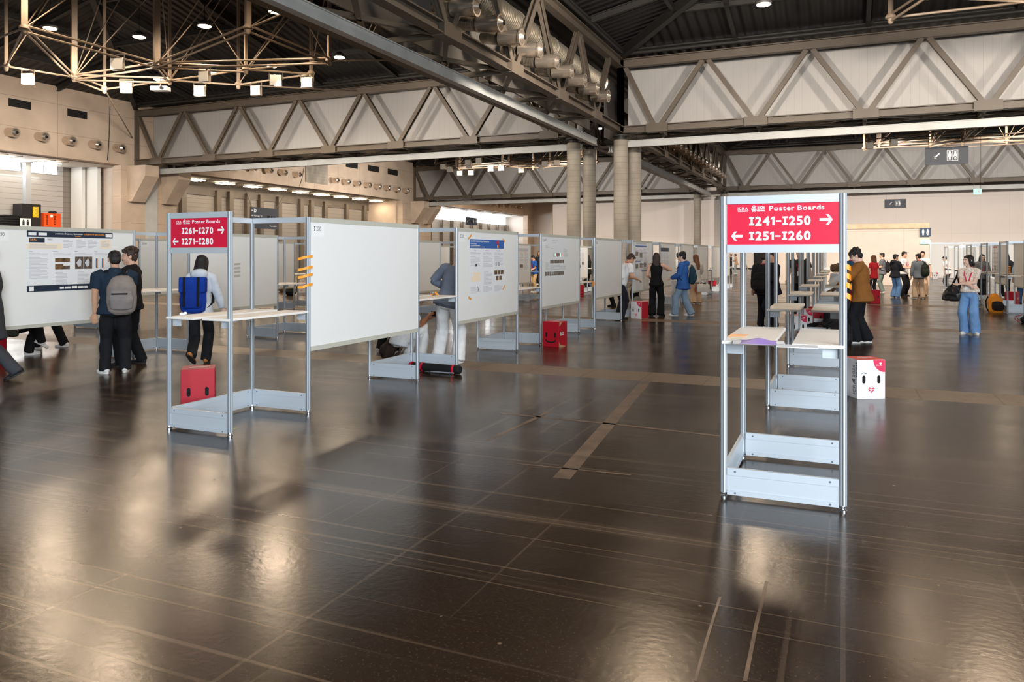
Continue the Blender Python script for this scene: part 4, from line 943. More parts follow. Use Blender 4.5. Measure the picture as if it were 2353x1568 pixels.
    m.tube([HM @ V((0, .088, .028)), HM @ V((0, .108, -.006)), HM @ V((0, .114, -.018)), HM @ V((0, .098, -.026))], [.010*f, .012*f, .015*f, .013*f], n=8)
    for sg in (-1, 1): m.ball((sg*.078, -.006, -.006), (.011, .024, .033), HM); m.ball((sg*.026, .078, -.03), (.022, .02, .02), HM)
    m.ball((0, .090, -.056), (.024, .012, .011), HM); m.ball((0, .088, -.07), (.02, .012, .009), HM)
    vox = .0065 if near else .011
    remesh(m, 'body', [SKIN[skin]], vox, root, 3)
    if face:
        for sg in (-1, 1):
            e = MB().ball((sg*.031, .086, .011), (.0135, .008, .0075), HM); eo = e.build('eye', EYEW, root, True)
            MB().ball((sg*.031, .0935, .011), (.006, .002, .006), HM).build('iris', IRIS, eo, True)
            MB().tube([HM @ V((sg*.012, .094, .031)), HM @ V((sg*.032, .096, .036)), HM @ V((sg*.052, .080, .030))], [(.004*f, .003*f)]*3, n=6).build('eyebrow', HAIR[hair[1] if hair[1] in HAIR else 'black'], root, True)
        MB().ball((0, .101, -.061), (.021, .004, .0075), HM).build('lips', LIP, root, True)
    if moustache:
        MB().tube([HM @ V((-.028, .094, -.052)), HM @ V((0, .106, -.043)), HM @ V((.028, .094, -.052))], [(.007*f, .006*f)]*3, n=8).build('moustache', HAIR[hair[1]], root, True)
        
    if glasses:
        g = MB()
        for sg in (-1, 1):
            P = [HM @ V((sg*.033 + .024*math.cos(a*math.pi/6), .099, .009 + .019*math.sin(a*math.pi/6))) for a in range(13)]; g.tube(P, [.0022*f]*13, n=5, cap=0)
            g.tube([HM @ V((sg*.056, .097, .013)), HM @ V((sg*.078, .01, .012))], [.002*f]*2, n=5)
        g.tube([HM @ V((-.01, .1, .012)), HM @ V((.01, .1, .012))], [.002*f]*2, n=5); g.build('glasses', HAIR['black'], root, True)
    # hair
    st, hcol = hair; hm = MB()
    if st == 'bald':
        hm.ball((0, -.052, -.02), (.080, .058, .05), HM)
    elif st:
        hm.ball((0, -.022, .058), (.084, .098, .080), HM, 18, 12); hm.ball((0, -.050, .0), (.078, .064, .082), HM)
        if st in ('short', 'curly', 'full'):
            hm.tube([HM @ V((-.05, .062, .084)), HM @ V((0, .078, .094)), HM @ V((.05, .062, .084))], [.024*f, .028*f, .024*f], n=10)
            for sg in (-1, 1): hm.ball((sg*.072, .012, .035), (.014, .03, .036), HM)
        if st in ('curly', 'full'):
            r = random.Random(3)
            for q in range(46 if st == 'curly' else 26):
                a = r.uniform(0, 6.28); e = r.uniform(.12, 1.4); hm.ball((.08*math.cos(a)*math.cos(e), -.022+.096*math.sin(a)*math.cos(e), .062+.085*math.sin(e)), (.024, .024, .022), HM, 8, 6)
        if st == 'full': hm.tube([HM @ V((-.06, .07, .06)), HM @ V((0, .09, .075)), HM @ V((.06, .07, .06))], [.024*f]*3, n=8)
        if st in ('long', 'bob', 'mid'):
            Lh = {'long': -.42, 'bob': -.125, 'mid': -.21}[st]
            for sg in (-1, 1): hm.tube([HM @ V((sg*.05, .045, .095)), HM @ V((sg*.080, .02, .03)), HM @ V((sg*.085, 0, -.06)), HM @ V((sg*.078, -.02, max(Lh, -.2)))], [(.018*f, .028*f), (.018*f, .045*f), (.018*f, .045*f), (.016*f, .036*f)], n=10)
            hm.tube([HM @ V((0, -.06, .05)), HM @ V((0, -.075, -.06)), HM @ V((0, -.085, Lh*.6)), HM @ V((0, -.085, Lh))], [(.078*f, .05*f), (.088*f, .04*f), (.09*f, .035*f), (.075*f, .02*f)], RH_ @ V((1, 0, 0)), 16)
    if st: remesh(hm, 'hair', [HAIR[hcol]], .008 if near else .011, root, 2, .010 if st in ('curly', 'full') else .005, 38 if st in ('curly', 'full') else 26, 1, .45)
    # top
    (tc, sl) = top[:2]; hem = top[2] if len(top) > 2 else -.10; loose = top[3] if len(top) > 3 else .016
    tm = fab(*tc) if isinstance(tc, tuple) else tc; cl = MB()
    hx = .016 if sl == 'long' and hem < -.05 else 0
    P = [(tp(0, 0, hem), ((.180*bx+hx)*f, (.140*bx+hx*1.6)*f)), (tp(0, 0, hem+.06), ((.174*bx+hx*.6)*f, (.134*bx+hx)*f))] + ([(tp(0, 0, .03), (.160*bx*f, .120*bx*f))] if hem < -.045 else []) + [(p, r) for (p, r), (rr, z) in zip(tor, TR) if z > .1 and z < .5] + [(tp(0, 0, .505), (.128*f, .082*f)), (tp(0, -.005, .535), (.098*f, .068*f))]
    cl.tube([p for p, r in P], [(r[0]+loose*f, r[1]+loose*1.1*f) for p, r in P], sx, 24, .15)
    nk = collar if collar else None
    for sh, el, wr2, sg in ((shL, eL, wl, -1), (shR, eR, wr_, 1)):
        lo = loose*.8*f
        if sl == 'none': cl.tube([sh - sx*sg*.09*f, sh - sx*sg*.02*f], [.055*f+lo*.5, .045*f], n=12); continue
        cl.tube([sh - sx*sg*.07*f, sh + (el-sh)*.1, sh+(el-sh)*.5, sh+(el-sh)*(.66 if sl == 'short' else 1.0)], [.058*f*bx+lo, .060*f*bx+lo, .054*f*bx+lo, (.056 if sl == 'short' else .048)*f*bx+lo], n=14, cap=.2)
        if sl == 'long': cl.tube([el, el+(wr2-el)*.45, el+(wr2-el)*.92], [.047*f+lo, .046*f+lo, .036*f+lo*.8], n=14, cap=.3)
    if nk: cl.tube([nb - (RT @ V((0, 0, .03*f))), nb + RT @ V((0, .01*f, .045*f))], [.086*f, .078*f], n=16, cap=.1)
    if collar == 'hood': cl.ball((0, 0, 0), (.13*f, .085*f, .085*f), Matrix.Translation(tp(0, -.10, .52)) @ RT.to_4x4())
    topo = remesh(cl, 'jacket' if sl == 'long' else 'shirt', [tm], .012 if near else .017, root, 3, wr*f, 8, len(label), .7)
    # pants
    pc, pk = pants[:2]; pmat = fab(*pc) if isinstance(pc, tuple) else pc; cp = MB()
    cp.tube([pel + R @ V((0, 0, .085*f)), pel + R @ V((0, 0, .0)), pel + V((0, 0, -.09*f))], [(.146*bx*f, .102*bx*f), (.162*bx*f, .114*bx*f), (.160*bx*f, .115*bx*f)], V((1, 0, 0)), 20, .2)
    wid = {'slim': (.088, .070, .062, .056), 'wide': (.098, .094, .096, .104), 'loose': (.094, .084, .080, .078), 'skirt': (.11, .13, .14, .15)}[pk]
    for hp_, kn, an, ft in ((hipL, kL, aL, LF), (hipR, kR, aR, RF)):
        e = an + (kn-an).normalized()*(-.035*f if pk != 'slim' else -.01*f)
        cp.tube([hp_, hp_+(kn-hp_)*.45, kn, kn+(an-kn)*.45, e], [(wid[0]*.88*f*bx,)*2, (wid[0]*.95*f*bx,)*2, (wid[1]*f,)*2, (wid[2]*f,)*2, (wid[3]*f,)*2], n=16, cap=.12)
    remesh(cp, 'trousers' if pk != 'skirt' else 'skirt', [pmat], .012 if near else .017, root, 3, wr*1.1*f, 9, len(label)+5, .5)
    # shoes
    smat = {'white': FW, 'black': FB, 'tan': FT}[shoes[0]]; sole = SOLEW if shoes[1] else SOLE
    for an, kn, ft in ((aL, kL, footL), (aR, kR, footR)):
        dirv = V(ft[:3]) if ft else V((0, 1, 0)); dirv.normalize(); upv = V((0, 0, 1)); sd = dirv.cross(upv).normalized(); up2 = sd.cross(dirv)
        FMx = Matrix((( *(sd*f),), ( *(dirv*f),), (*(up2*f),))).transposed().to_4x4(); FMx = Matrix.Translation(an - up2*.075*f) @ FMx
        sh_ = MB(); sh_.ball((0, -.035, .048), (.042, .05, .045), FMx); sh_.ball((0, .05, .040), (.044, .075, .034), FMx); sh_.ball((0, .125, .030), (.043, .055, .027), FMx); sh_.tube([FMx @ V((0, -.03, .06)), FMx @ V((0, -.02, .105))], [.046*f, .044*f], n=10, cap=.1)
        so_ = remesh(sh_, 'shoe', [smat], .009, root, 2)
        sl_ = MB(); P = []
        for a in range(20):
            t = a*math.pi/10; y = .05 + .128*math.sin(t); x = (.046 if y > .03 else .040)*math.cos(t); P.append((x, y))
        sl_.prism(P, lambda x, y, d: FMx @ V((x, y, d)), 0.0, .022); sl_.build('sole', sole, so_)
    if lany:
        ln = MB(); c0 = tp(0, .0, .545)
        for sg in (-1, 1):
            Pn = [tp(sg*.062, -.03, .555), tp(sg*.085, .055, .50), tp(sg*.06, .135*bx, .40), tp(sg*.012, .142*bx, .20)]
            for i in range(3): ln.bar(Pn[i], Pn[i+1], .02*f, .004, RT @ V((0, 1, 0)))
        ln.bar(tp(-.062, -.03, .555), tp(0, -.068, .553), .02*f, .02*f).bar(tp(.062, -.03, .555), tp(0, -.068, .553), .02*f, .02*f)
        lo_ = ln.build('lanyard', LANY, root); MB().box(-.05, .05, -.002, .002, -.13, 0).xform(Matrix.Translation(tp(0, .146*bx, .20)) @ RT.to_4x4()).build('badge', BADGE, lo_)
    root['_'] = 0; del root['_']
    return dict(root=root, tp=lambda x, y, z: root_matrix(root) @ tp(x, y, z), rz=rz, RT=RT, f=f, wl=root_matrix(root) @ wl, wr=root_matrix(root) @ wr_, local=tp, head=HM)
def root_matrix(o): return Matrix.Translation(o.location) @ Matrix.Rotation(o.rotation_euler.z, 4, 'Z')
def backpack(P, label, mats, size=(.30, .17, .46), off=(0, -.115, .22), tilt=0, straps=True, flap=False, strip=False):
    """a worn backpack: sits behind the back of person P, straps over the shoulders"""
    r = P['root']; f = P['f']; t = thing('backpack', label, 'backpack', r.location, P['rz']); A = P['local']; RT = P['RT'].to_4x4()
    ma, mb_, mc = mats; w, d, h = size
    c = A(*off) + P['RT'] @ Vector((0, -d/2, 0)); Mx = Matrix.Translation(c) @ RT @ Matrix.Rotation(math.radians(tilt), 4, 'X')
    m = MB(); m.tube([(0, 0, -h*.46), (0, -.01, -h*.2), (0, -.01, h*.2), (0, .012, h*.42)], [(w*.46, d*.46), (w*.52, d*.55), (w*.5, d*.5), (w*.36, d*.36)], n=24, cap=.5).xform(Mx)
    remesh(m, 'bag_body', [ma], .012, t, 4, .006, 10, 3)
    m = MB(); m.tube([(0, -d*.42, -h*.36), (0, -d*.5, -h*.12), (0, -d*.45, h*.1)], [(w*.38, d*.28), (w*.42, d*.3), (w*.36, d*.16)], n=18, cap=.4).xform(Mx)
    remesh(m, 'front_pocket', [mb_], .012, t, 3, .004, 12, 4)
    if strip: MB().bevbox(-w*.32, w*.22, -d*.80, -d*.66, h*.02, h*.055, .006).xform(Mx).build('zip_opening', M['black'], t)
    if flap:
        m = MB(); m.bevbox(-w*.5, w*.5, -d*.64, d*.4, h*.05, h*.52, .03).xform(Mx); m.build('flap', ma, t, True)
        m = MB()
        for x in (-w*.26, w*.26): m.bevbox(x-.014, x+.014, -d*.84, -d*.60, -h*.34, h*.52, .004)
        m.xform(Mx).build('buckle_strap', mc, t)
    else:
        m = MB(); m.tube([(-.06, 0, h*.45), (-.03, .02, h*.56), (.03, .02, h*.56), (.06, 0, h*.45)], [.012]*4, n=6).xform(Mx); m.build('grab_handle', mc, t, True)
    if straps:
        for sg in (-1, 1):
            Q = [A(off[0]+sg*.07, -.125, off[2]+h*.40/f), A(sg*.105, -.05, .545), A(sg*.115, .06, .53), A(sg*.125, .145, .38), A(sg*.16, .12, .2), A(sg*.19, .0, .08), A(off[0]+sg*w*.46, -.10, off[2]-h*.36/f)]
            m = MB()
            for i in range(len(Q)-1): m.tube([Q[i], Q[i+1]], [(.022, .008)]*2, P['RT'] @ Vector((1, 0, 0)), 8)
            m.build('strap', mc, t, True)
    return t
def floor_bag(label, loc, rz, size, mats, name='backpack', lean=0, strip=None):
    t = thing(name, label, 'bag', loc, rz); w, d, h = size; Mx = Matrix.Rotation(math.radians(lean), 4, 'X')
    m = MB(); m.tube([(0, 0, h*.06), (0, -.01, h*.35), (0, -.01, h*.7), (0, .01, h*.94)], [(w*.46, d*.46), (w*.52, d*.55), (w*.46, d*.5), (w*.26, d*.3)], n=20, cap=.5).xform(Mx); remesh(m, 'bag_body', [mats[0]], .012, t, 3, .012, 9, 2)
    m = MB(); m.tube([(0, -d*.42, h*.12), (0, -d*.5, h*.32), (0, -d*.42, h*.52)], [(w*.40, d*.26), (w*.42, d*.3), (w*.34, d*.18)], n=16, cap=.4).xform(Mx); remesh(m, 'front_pocket', [mats[1]], .012, t, 3, .006, 12, 5)
    m = MB()
    for sg in (-1, 1): m.tube([Mx @ Vector(p) for p in ((sg*w*.28, d*.4, h*.9), (sg*w*.36, d*.75, h*.7), (sg*w*.4, d*.7, h*.35), (sg*w*.34, d*.45, h*.1))], [(.02, .008)]*4, n=8)
    m.build('strap', mats[2], t, True)
    m = MB().tube([Mx @ Vector(p) for p in ((-.06, .02, h*.93), (-.03, .03, h*1.02), (.03, .03, h*1.02), (.06, .02, h*.93))], [.011]*4, n=6); m.build('grab_handle', mats[2], t, True)
    return t
def atf(px, py, z=0.0):
    w = FPX*(EYE-z)/(py-HY); p = at(px, py, w); return (p.x, p.y)
BLK = (30, 30, 33); DN = (112, 150, 196)
# near group on the left -------------------------------------------------------
P1 = person('man in a navy polo shirt seen from behind, grey backpack, white sneakers', atf(263, 858), -4, 1.70, 1.18, head=(14, 6), LH=(-.25, .05, .80), elL=(-1, -.9, 0), RH=(.10, .30, 1.0), LF=(-.12, .02, 0), RF=(.13, .06, 0), footL=(-.55, .8, 0), footR=(.05, 1, 0), skin='tan', top=((36, 50, 66), 'short', -.06, .020), pants=(BLK, 'loose'), hair=('short', 'black'), near=True, collar='polo')
backpack(P1, 'grey and black backpack on the man in the navy polo shirt', (fab(140, 130, 124), fab(140, 132, 130), fab(30, 30, 34)), (.36, .20, .50), (.10, -.13, .22), 4, strip=True)
P2 = person('curly haired man with moustache in a black polo, face turned to the poster', (-9.52, 8.06), 66, 1.74, 1.05, head=(22, 2), LH=(-.16, .30, 1.02), RH=(.10, .33, 1.0), elR=(.8, -.8, -.3), LF=(-.16, .12, 0), RF=(.18, -.02, 0), footR=(.3, .9, 0), footL=(-.1, 1, 0), skin='light', top=((26, 25, 28), 'short', -.07, .018), pants=((24, 24, 26), 'loose'), shoes=('black', False), hair=('curly', 'brown'), near=True, face=True, moustache=True, collar='polo', lany=True)
P3 = person('woman in a translucent white windbreaker walking away, blue backpack', (-8.75, 8.55), -14, 1.66, .95, lean=5, head=(-10, 12), RH=(.33, .12, .80), LH=(-.25, .14, .86), LF=(-.04, -.34, .12), RF=(.06, .12, 0), footL=(.2, .75, -.62), hipz=.88, skin='pale', top=((216, 222, 232), 'long', -.16, .028), pants=((30, 30, 34), 'loose'), shoes=('tan', False), hair=('mid', 'black'), near=True, collar='hood', female=True)
backpack(P3, 'royal blue satchel backpack on the woman in the white windbreaker', (fab(24, 62, 160), fab(22, 56, 150), fab(26, 28, 36)), (.37, .17, .50), (-.05, -.13, .19), 2, flap=True)
person('person hidden behind the I 290 board, only black trousers and white sneakers showing', atf(112, 800), 60, 1.68, LF=(-.16, .10, 0), RF=(.17, -.18, 0), pants=((26, 26, 28), 'loose'), top=((70, 70, 76), 'short'), footR=(.1, 1, -.12))
person('seated person behind the board with crossed legs, white sock and sneaker', atf(20, 822), -70, 1.66, LF=(-.08, .34, 0), RF=(.02, .48, .17), hipz=.47, lean=8, LH=(-.14, .38, .58), RH=(.16, .36, .60), footR=(0, .8, -.5), pants=((28, 28, 30), 'loose'), top=((60, 66, 60), 'short'), kneeL=(0, .4, 1), kneeR=(.1, .4, 1))
person('person in a dark grey suit at the picture edge, striding out of view', (-9.90, 6.18), 78, 1.76, 1.0, LF=(-.10, .28, 0), RF=(.10, -.30, .06), footR=(.05, .8, -.45), top=((62, 63, 68), 'long', -.34, .05), pants=((66, 67, 72), 'loose'), shoes=('black', False), RH=(.26, .14, .86), near=False, hair=('short', 'black'))
# middle group -----------------------------------------------------------------
P7 = person('crouching man in pale clothes holding a phone up with both hands', (-6.30, 10.16), -66, 1.74, .95, lean=16, hipz=.30, LF=(-.18, .22, 0), RF=(.16, .30, 0), LH=(-.03, .50, .60), RH=(.05, .47, .65), elL=(-.3, 0, -1), elR=(.3, 0, -1), kneeL=(-.2, 1, .7), kneeR=(.2, 1, .7), skin='brown', top=((214, 218, 224), 'short', -.08, .02), pants=((206, 206, 204), 'loose'), near=True, head=(0, 0), hair=('short', 'black'))
t = thing('mobile_phone', 'dark phone held up by the crouching man', 'phone', (P7['wl']+P7['wr'])/2 + Vector((.05, .08, .06)), P7['rz']); MB().bevbox(-.08, .08, -.004, .004, -.04, .04, .003).build('case', M['black'], t)
person('standing person behind the I 270 board, only black trousers and white sneakers showing', (-6.95, 10.75), -50, 1.70, LF=(-.12, .0, 0), RF=(.13, .12, 0), pants=((26, 26, 28), 'loose'), top=((90, 90, 94), 'short'))
P9 = person('person in a grey blue knitted sweater and white trousers beside the I 269 board', (-5.42, 10.12), -24, 1.78, 1.0, lean=14, side=10, head=(-20, 20), LH=(-.16, .30, 1.08), elL=(-1, -.6, -.1), RH=(.30, .30, 1.05), LF=(-.19, .02, 0), RF=(.15, .0, 0), top=((112, 122, 140), 'long', -.07, .024), pants=((222, 222, 222), 'wide'), hair=('short', 'brown'), near=True, skin='tan')
P10 = person('man in a white T-shirt bending over a shelf, black bag at his hip', atf(1424, 735), -62, 1.76, 1.0, lean=24, head=(0, 34), LH=(-.14, .42, 1.02), RH=(.16, .42, 1.0), top=((238, 238, 238), 'short', -.02, .022), pants=((40, 41, 48), 'loose'), shoes=('black', False), skin='tan', hair=('short', 'brown'), lany=True)
P11 = person('woman with long dark hair in a black sleeveless jumpsuit, right arm raised', atf(1508, 727), -8, 1.70, 1.03, head=(0, 0), RH=(.20, .34, 1.28), elR=(1, .1, -.5), LH=(-.18, .24, 1.02), LF=(-.12, 0, 0), RF=(.12, .02, 0), footL=(-.4, .9, 0), footR=(.5, .8, 0), skin='light', top=((24, 23, 24), 'none', -.06, .014), pants=((23, 22, 23), 'wide'), shoes=('black', False), hair=('long', 'brown'), near=True, female=True)
P12 = person('man in a blue windbreaker and washed jeans facing the woman in black', atf(1572, 726), 78, 1.71, 1.02, head=(-6, 6), LH=(-.10, .32, 1.02), RH=(.10, .34, 1.04), LF=(-.12, .22, 0), RF=(.12, -.16, 0), footL=(-.1, 1, 0), top=((58, 104, 178), 'long', -.16, .036), pants=((140, 164, 190), 'wide'), hair=('full', 'black'), near=True, face=True, lany=True, collar='hood', glasses=True, skin='pale')
backpack(P12, 'black and teal backpack on the man in the blue windbreaker', (fab(40, 66, 80), fab(44, 74, 88), fab(26, 28, 32)), (.29, .17, .46), (.04, -.15, .22), 2)
person('woman with long auburn hair and wide beige trousers behind the man in blue', atf(1600, 699), 20, 1.66, .95, head=(20, 10), top=((200, 190, 180), 'long', -.14, .024), pants=((206, 172, 140), 'wide'), shoes=('black', True), hair=('long', 'auburn'), female=True, RH=(.2, .3, 1.0))
P14 = person('person in a blue polo and khaki trousers between two boards', atf(1229, 672), 120, 1.66, 1.0, head=(0, 25), lean=6, LH=(-.08, .3, 1.0), RH=(.1, .3, 1.02), top=((40, 92, 178), 'short', -.05, .02), pants=((200, 168, 122), 'loose'), skin='tan', lany=True, face=True)
person('tall dark haired person standing far behind the person in blue', atf(1240, 655), 160, 1.86, 1.0, top=((36, 36, 40), 'long'), pants=((34, 34, 38), 'slim'), hair=('long', 'black'))
person('person in black reading a poster between the I 268 and I 267 boards', atf(1352, 668), 60, 1.66, .95, head=(0, 15), top=((30, 30, 32), 'short', -.1, .02), RH=(.12, .32, 1.08), LH=(-.1, .3, 1.1), pants=((30, 30, 32), 'loose'), hair=('mid', 'black'), shoes=('black', False))
person('curly brown haired person far behind the I 269 board', (-15.9, 26.4), 150, 1.80, 1.0, top=((70, 60, 54), 'long'), pants=((40, 38, 40), 'slim'), hair=('curly', 'brown'))
person('person in black far behind the gap left of the woman in black', (-6.6, 23.2), 80, 1.70, 1.0, top=((34, 34, 36), 'long'), hair=('short', 'black'), shoes=('black', False))
person('dark haired man standing behind the row beside the auburn haired woman', (-5.9, 30.0), -60, 1.74, 1.0, top=((220, 220, 222), 'short'), skin='tan', hair=('short', 'black'))
person('legs in dark trousers under the board beside the white box', atf(1465, 712), 60, 1.7, 1.0, top=((50, 50, 54), 'long'), pants=((34, 36, 42), 'loose'), shoes=('black', False))
# far pair and walker
person('far man in a tan shirt and pale jeans leaning in a pair, blue bag', atf(1692, 630), 80, 1.76, 1.0, lean=6, top=((206, 170, 140), 'long'), pants=((168, 180, 178), 'loose'), hair=('short', 'brown'), LH=(-.1, .34, 1.15))
person('far person in black with a cap beside the man in the tan shirt', atf(1680, 629), 60, 1.76, 1.0, top=((30, 30, 32), 'long'), hair=('short', 'auburn'), RH=(.1, .32, 1.1), shoes=('black', False))
P17 = person('distant walking man in a black shirt and khaki trousers', atf(1711, 621), -90, 1.74, 1.0, LF=(-.1, .34, 0), RF=(.1, -.36, 0), top=((28, 28, 32), 'short'), pants=((164, 136, 100), 'slim'), RH=(.2, .3, 1.06), hipz=.86)
# behind the pink sign frame ---------------------------------------------------
P18 = person('person in a black jacket loaded with black bags, seen from behind the pink sign frame', atf(1757, 752), -18, 1.72, 1.05, head=(-16, 6), RH=(.12, .28, 1.0), top=((38, 38, 41), 'long', -.14, .03), pants=((26, 28, 36), 'loose'), shoes=('black', False), hair=('full', 'brown'), near=False, lany=True)
backpack(P18, 'black technical backpack on the person in the black jacket', (fab(30, 30, 32), fab(38, 36, 36), fab(22, 22, 24)), (.34, .20, .42), (-.02, -.14, .14), 6)
person('young man in a dark navy jacket with pink lanyard facing the person with black bags', (-1.43, 17.9), 120, 1.74, .98, head=(8, 4), top=((32, 32, 44), 'long', -.14, .026), pants=((30, 34, 46), 'loose'), shoes=('black', True), hair=('full', 'brown'), lany=True, face=True, skin='light', LH=(-.08, .26, 1.06))
person('tall man in a dark olive T-shirt with red lanyard between the aluminium posts', atf(1838, 712), 172, 1.80, 1.1, head=(-18, 4), top=((58, 54, 50), 'short', -.14, .026), pants=((26, 26, 28), 'loose'), shoes=('black', False), lany=True, face=True, skin='light', hair=('short', 'black'), LH=(-.33, .06, .84), RH=(.33, .06, .84), near=True)
P20 = person('man in a brown corduroy jacket and glasses looking down at a tablet', atf(1981, 788), 86, 1.77, 1.06, lean=4, head=(0, 26), LH=(-.20, .40, 1.00), elL=(-1, -.35, -.3), RH=(.08, .40, 1.02), LF=(-.10, .10, 0), RF=(.12, -.08, 0), footL=(-.1, 1, 0), footR=(-.1, 1, 0), top=((142, 92, 44), 'long', -.14, .036), pants=((26, 26, 30), 'wide'), shoes=('black', True), hair=('full', 'black'), face=True, near=True, glasses=True, lany=True, collar='polo', skin='pale')
t = thing('tablet', 'pale wooden backed tablet held by the man in the brown jacket', 'tablet', P20['wl'] + Vector((-.06, -.02, -.02)), P20['rz'] + .2); MB().bevbox(-.10, .12, -.03, .18, -.008, .008, .006).xform(Matrix.Rotation(-.5, 4, 'X')).build('case', M['wood_edge'], t)
tag(MB().tube([P20['wr'] + Vector(v) for v in ((0, 0, 0), (-.03, 0, -.1), (.0, .01, -.2), (.04, 0, -.18), (.03, 0, -.06), (0, 0, 0))], [.006]*6, n=6).build('wrist_strap', M['paper'], None, True), 'white wrist strap dangling from the hand of the man in brown', 'strap')
person('man in a blue shirt seen from behind, partly hidden by the pink sign frame', atf(1957, 716), 10, 1.76, 1.08, top=((44, 82, 112), 'long', -.04, .022), pants=((58, 58, 64), 'loose'), shoes=('black', False), hair=('short', 'brown'), lany=True, LH=(-.06, .24, 1.08), RH=(.06, .24, 1.08))
person('red haired person in a red top behind the brown jacket', atf(2008, 686), 40, 1.64, .9, top=((190, 40, 46), 'short'), hair=('mid', 'auburn'), pants=((50, 50, 56), 'slim'), female=True)
# right group -------------------------------------------------------------------
P23 = person('man in a grey T-shirt and green trousers facing left, black backpack', atf(2028, 673), 80, 1.74, .98, head=(0, 4), LH=(-.06, .26, 1.1), RH=(.06, .26, 1.08), top=((112, 112, 116), 'short', -.1, .022), pants=((104, 116, 108), 'loose'), hair=('short', 'black'), skin='light', face=True, lany=True)
backpack(P23, 'black backpack on the man in the grey T-shirt', (fab(34, 34, 36), fab(40, 40, 42), fab(24, 24, 26)))
person('person in a black hooded jacket and light jeans facing right', atf(2057, 685), -46, 1.68, 1.0, head=(-10, 6), RH=(.08, .34, 1.14), LH=(-.08, .32, 1.1), top=((42, 43, 48), 'long', -.08, .034), pants=(DN, 'wide'), hair=('short', 'black'), skin='light', face=True, collar='hood')
person('man in a white tee and black trousers with backpack straps, turned right', atf(2077, 681), -118, 1.78, .98, head=(-6, 4), RH=(.14, .32, 1.1), LH=(-.02, .3, 1.12), top=((232, 230, 228), 'short', -.05, .024), pants=((26, 26, 28), 'loose'), shoes=('black', False), hair=('short', 'black'), face=True, lany=True, skin='light')
P26 = person('man in a grey sweater and khaki trousers turned away, dark green backpack', atf(2112, 687), 22, 1.70, 1.0, head=(34, 8), LH=(-.28, .04, .82), LF=(-.12, .06, 0), RF=(.12, -.04, 0), footL=(-.5, .8, 0), footR=(.4, .9, 0), top=((120, 126, 130), 'long', -.1, .028), pants=((206, 176, 146), 'wide'), hair=('short', 'black'), skin='light', lany=True)
backpack(P26, 'dark green backpack on the man in the grey sweater', (fab(44, 50, 44), fab(50, 58, 48), fab(30, 32, 30)), (.28, .17, .44), (.14, -.12, .2), 0)
person('man in a white shirt facing the man in the grey sweater', atf(2120, 680), 176, 1.80, 1.05, top=((228, 226, 222), 'short', -.06, .026), pants=((196, 160, 128), 'wide'), hair=('short', 'black'), shoes=('black', False), face=True, skin='light')
BLOUSE = fab(236, 222, 206); nt = BLOUSE.node_tree
v = nt.nodes.new('ShaderNodeTexVoronoi'); v.inputs['Scale'].default_value = 46; tcn = nt.nodes.new('ShaderNodeTexCoord'); nt.links.new(tcn.outputs['Object'], v.inputs['Vector'])
cr = nt.nodes.new('ShaderNodeValToRGB'); cr.color_ramp.elements[0].color = s(196,140,104); cr.color_ramp.elements[0].position = .25; cr.color_ramp.elements[1].color = s(240,228,214); cr.color_ramp.elements[1].position = .42; nt.links.new(v.outputs['Distance'], cr.inputs[0]); nt.links.new(cr.outputs[0], nt.nodes['Principled BSDF'].inputs['Base Color'])
P28 = person('woman with a black bob, patterned blouse and blue jeans standing with crossed arms', atf(2227, 768), 166, 1.64, .98, head=(-42, 2), LH=(.10, .22, 1.10), RH=(-.10, .25, 1.06), elL=(-1, -.1, -.6), elR=(1, -.1, -.6), LF=(-.13, .06, 0), RF=(.09, 0, 0), footL=(-.5, .8, 0), footR=(.1, 1, 0), skin='pale', top=(BLOUSE, 'short', .02, .016), pants=((118, 158, 208), 'wide'), hair=('bob', 'black'), face=True, near=True, lany=True, female=True)
A = P28['tp']
t = thing('shoulder_bag', 'black leather shoulder bag hanging from the arm of the woman with the bob', 'bag', A(.30, -.02, .02), P28['rz'])
m = MB(); m.tube([(0, 0, -.17), (0, 0, -.05), (0, 0, .12)], [(.24, .10), (.22, .10), (.12, .05)], n=20, cap=.3); remesh(m, 'bag_body', [mat('black_leather', s(26,25,27), .3, spec=.6)], .012, t, 3, .014, 8, 6)
m = MB()
for yy in (-.05, .05): m.tube([(-.10, yy, .10), (-.07, yy*.6, .30), (-.06, 0, .44), (-.04, yy*.6, .30), (.06, yy, .10)], [.012]*5, n=6)
m.build('handle', M['black'], t, True)
person('woman in a grey cardigan leaning on a shelf in the row at the picture edge', (4.55, 31.9), 196, 1.68, 1.0, lean=10, head=(14, 4), LH=(-.14, .34, 1.06), RH=(.14, .34, 1.06), top=((110, 110, 112), 'long', -.08, .03), pants=((50, 50, 54), 'wide'), shoes=('black', False), hair=('mid', 'black'), lany=True, face=True, skin='pale', female=True, glasses=True)
person('bald man in a pale blue shirt and jeans in the row at the picture edge', (5.42, 29.7), -20, 1.76, 1.05, lean=8, head=(10, 10), RH=(.2, .3, 1.05), top=((190, 206, 222), 'long', -.06, .026), pants=((58, 88, 128), 'loose'), shoes=('black', False), hair=('bald', 'grey'), skin='tan', lany=True)
person('person in a white top far behind the woman with the bob', (4.4, 40.0), 60, 1.62, .95, head=(0, 20), lean=10, top=((236, 226, 222), 'short'), hair=('short', 'black'), pants=((60, 60, 66), 'slim'))
person('dark haired person behind the woman in the grey cardigan', (5.6, 33.5), 150, 1.72, 1.0, top=((40, 40, 46), 'long'), hair=('mid', 'black'))
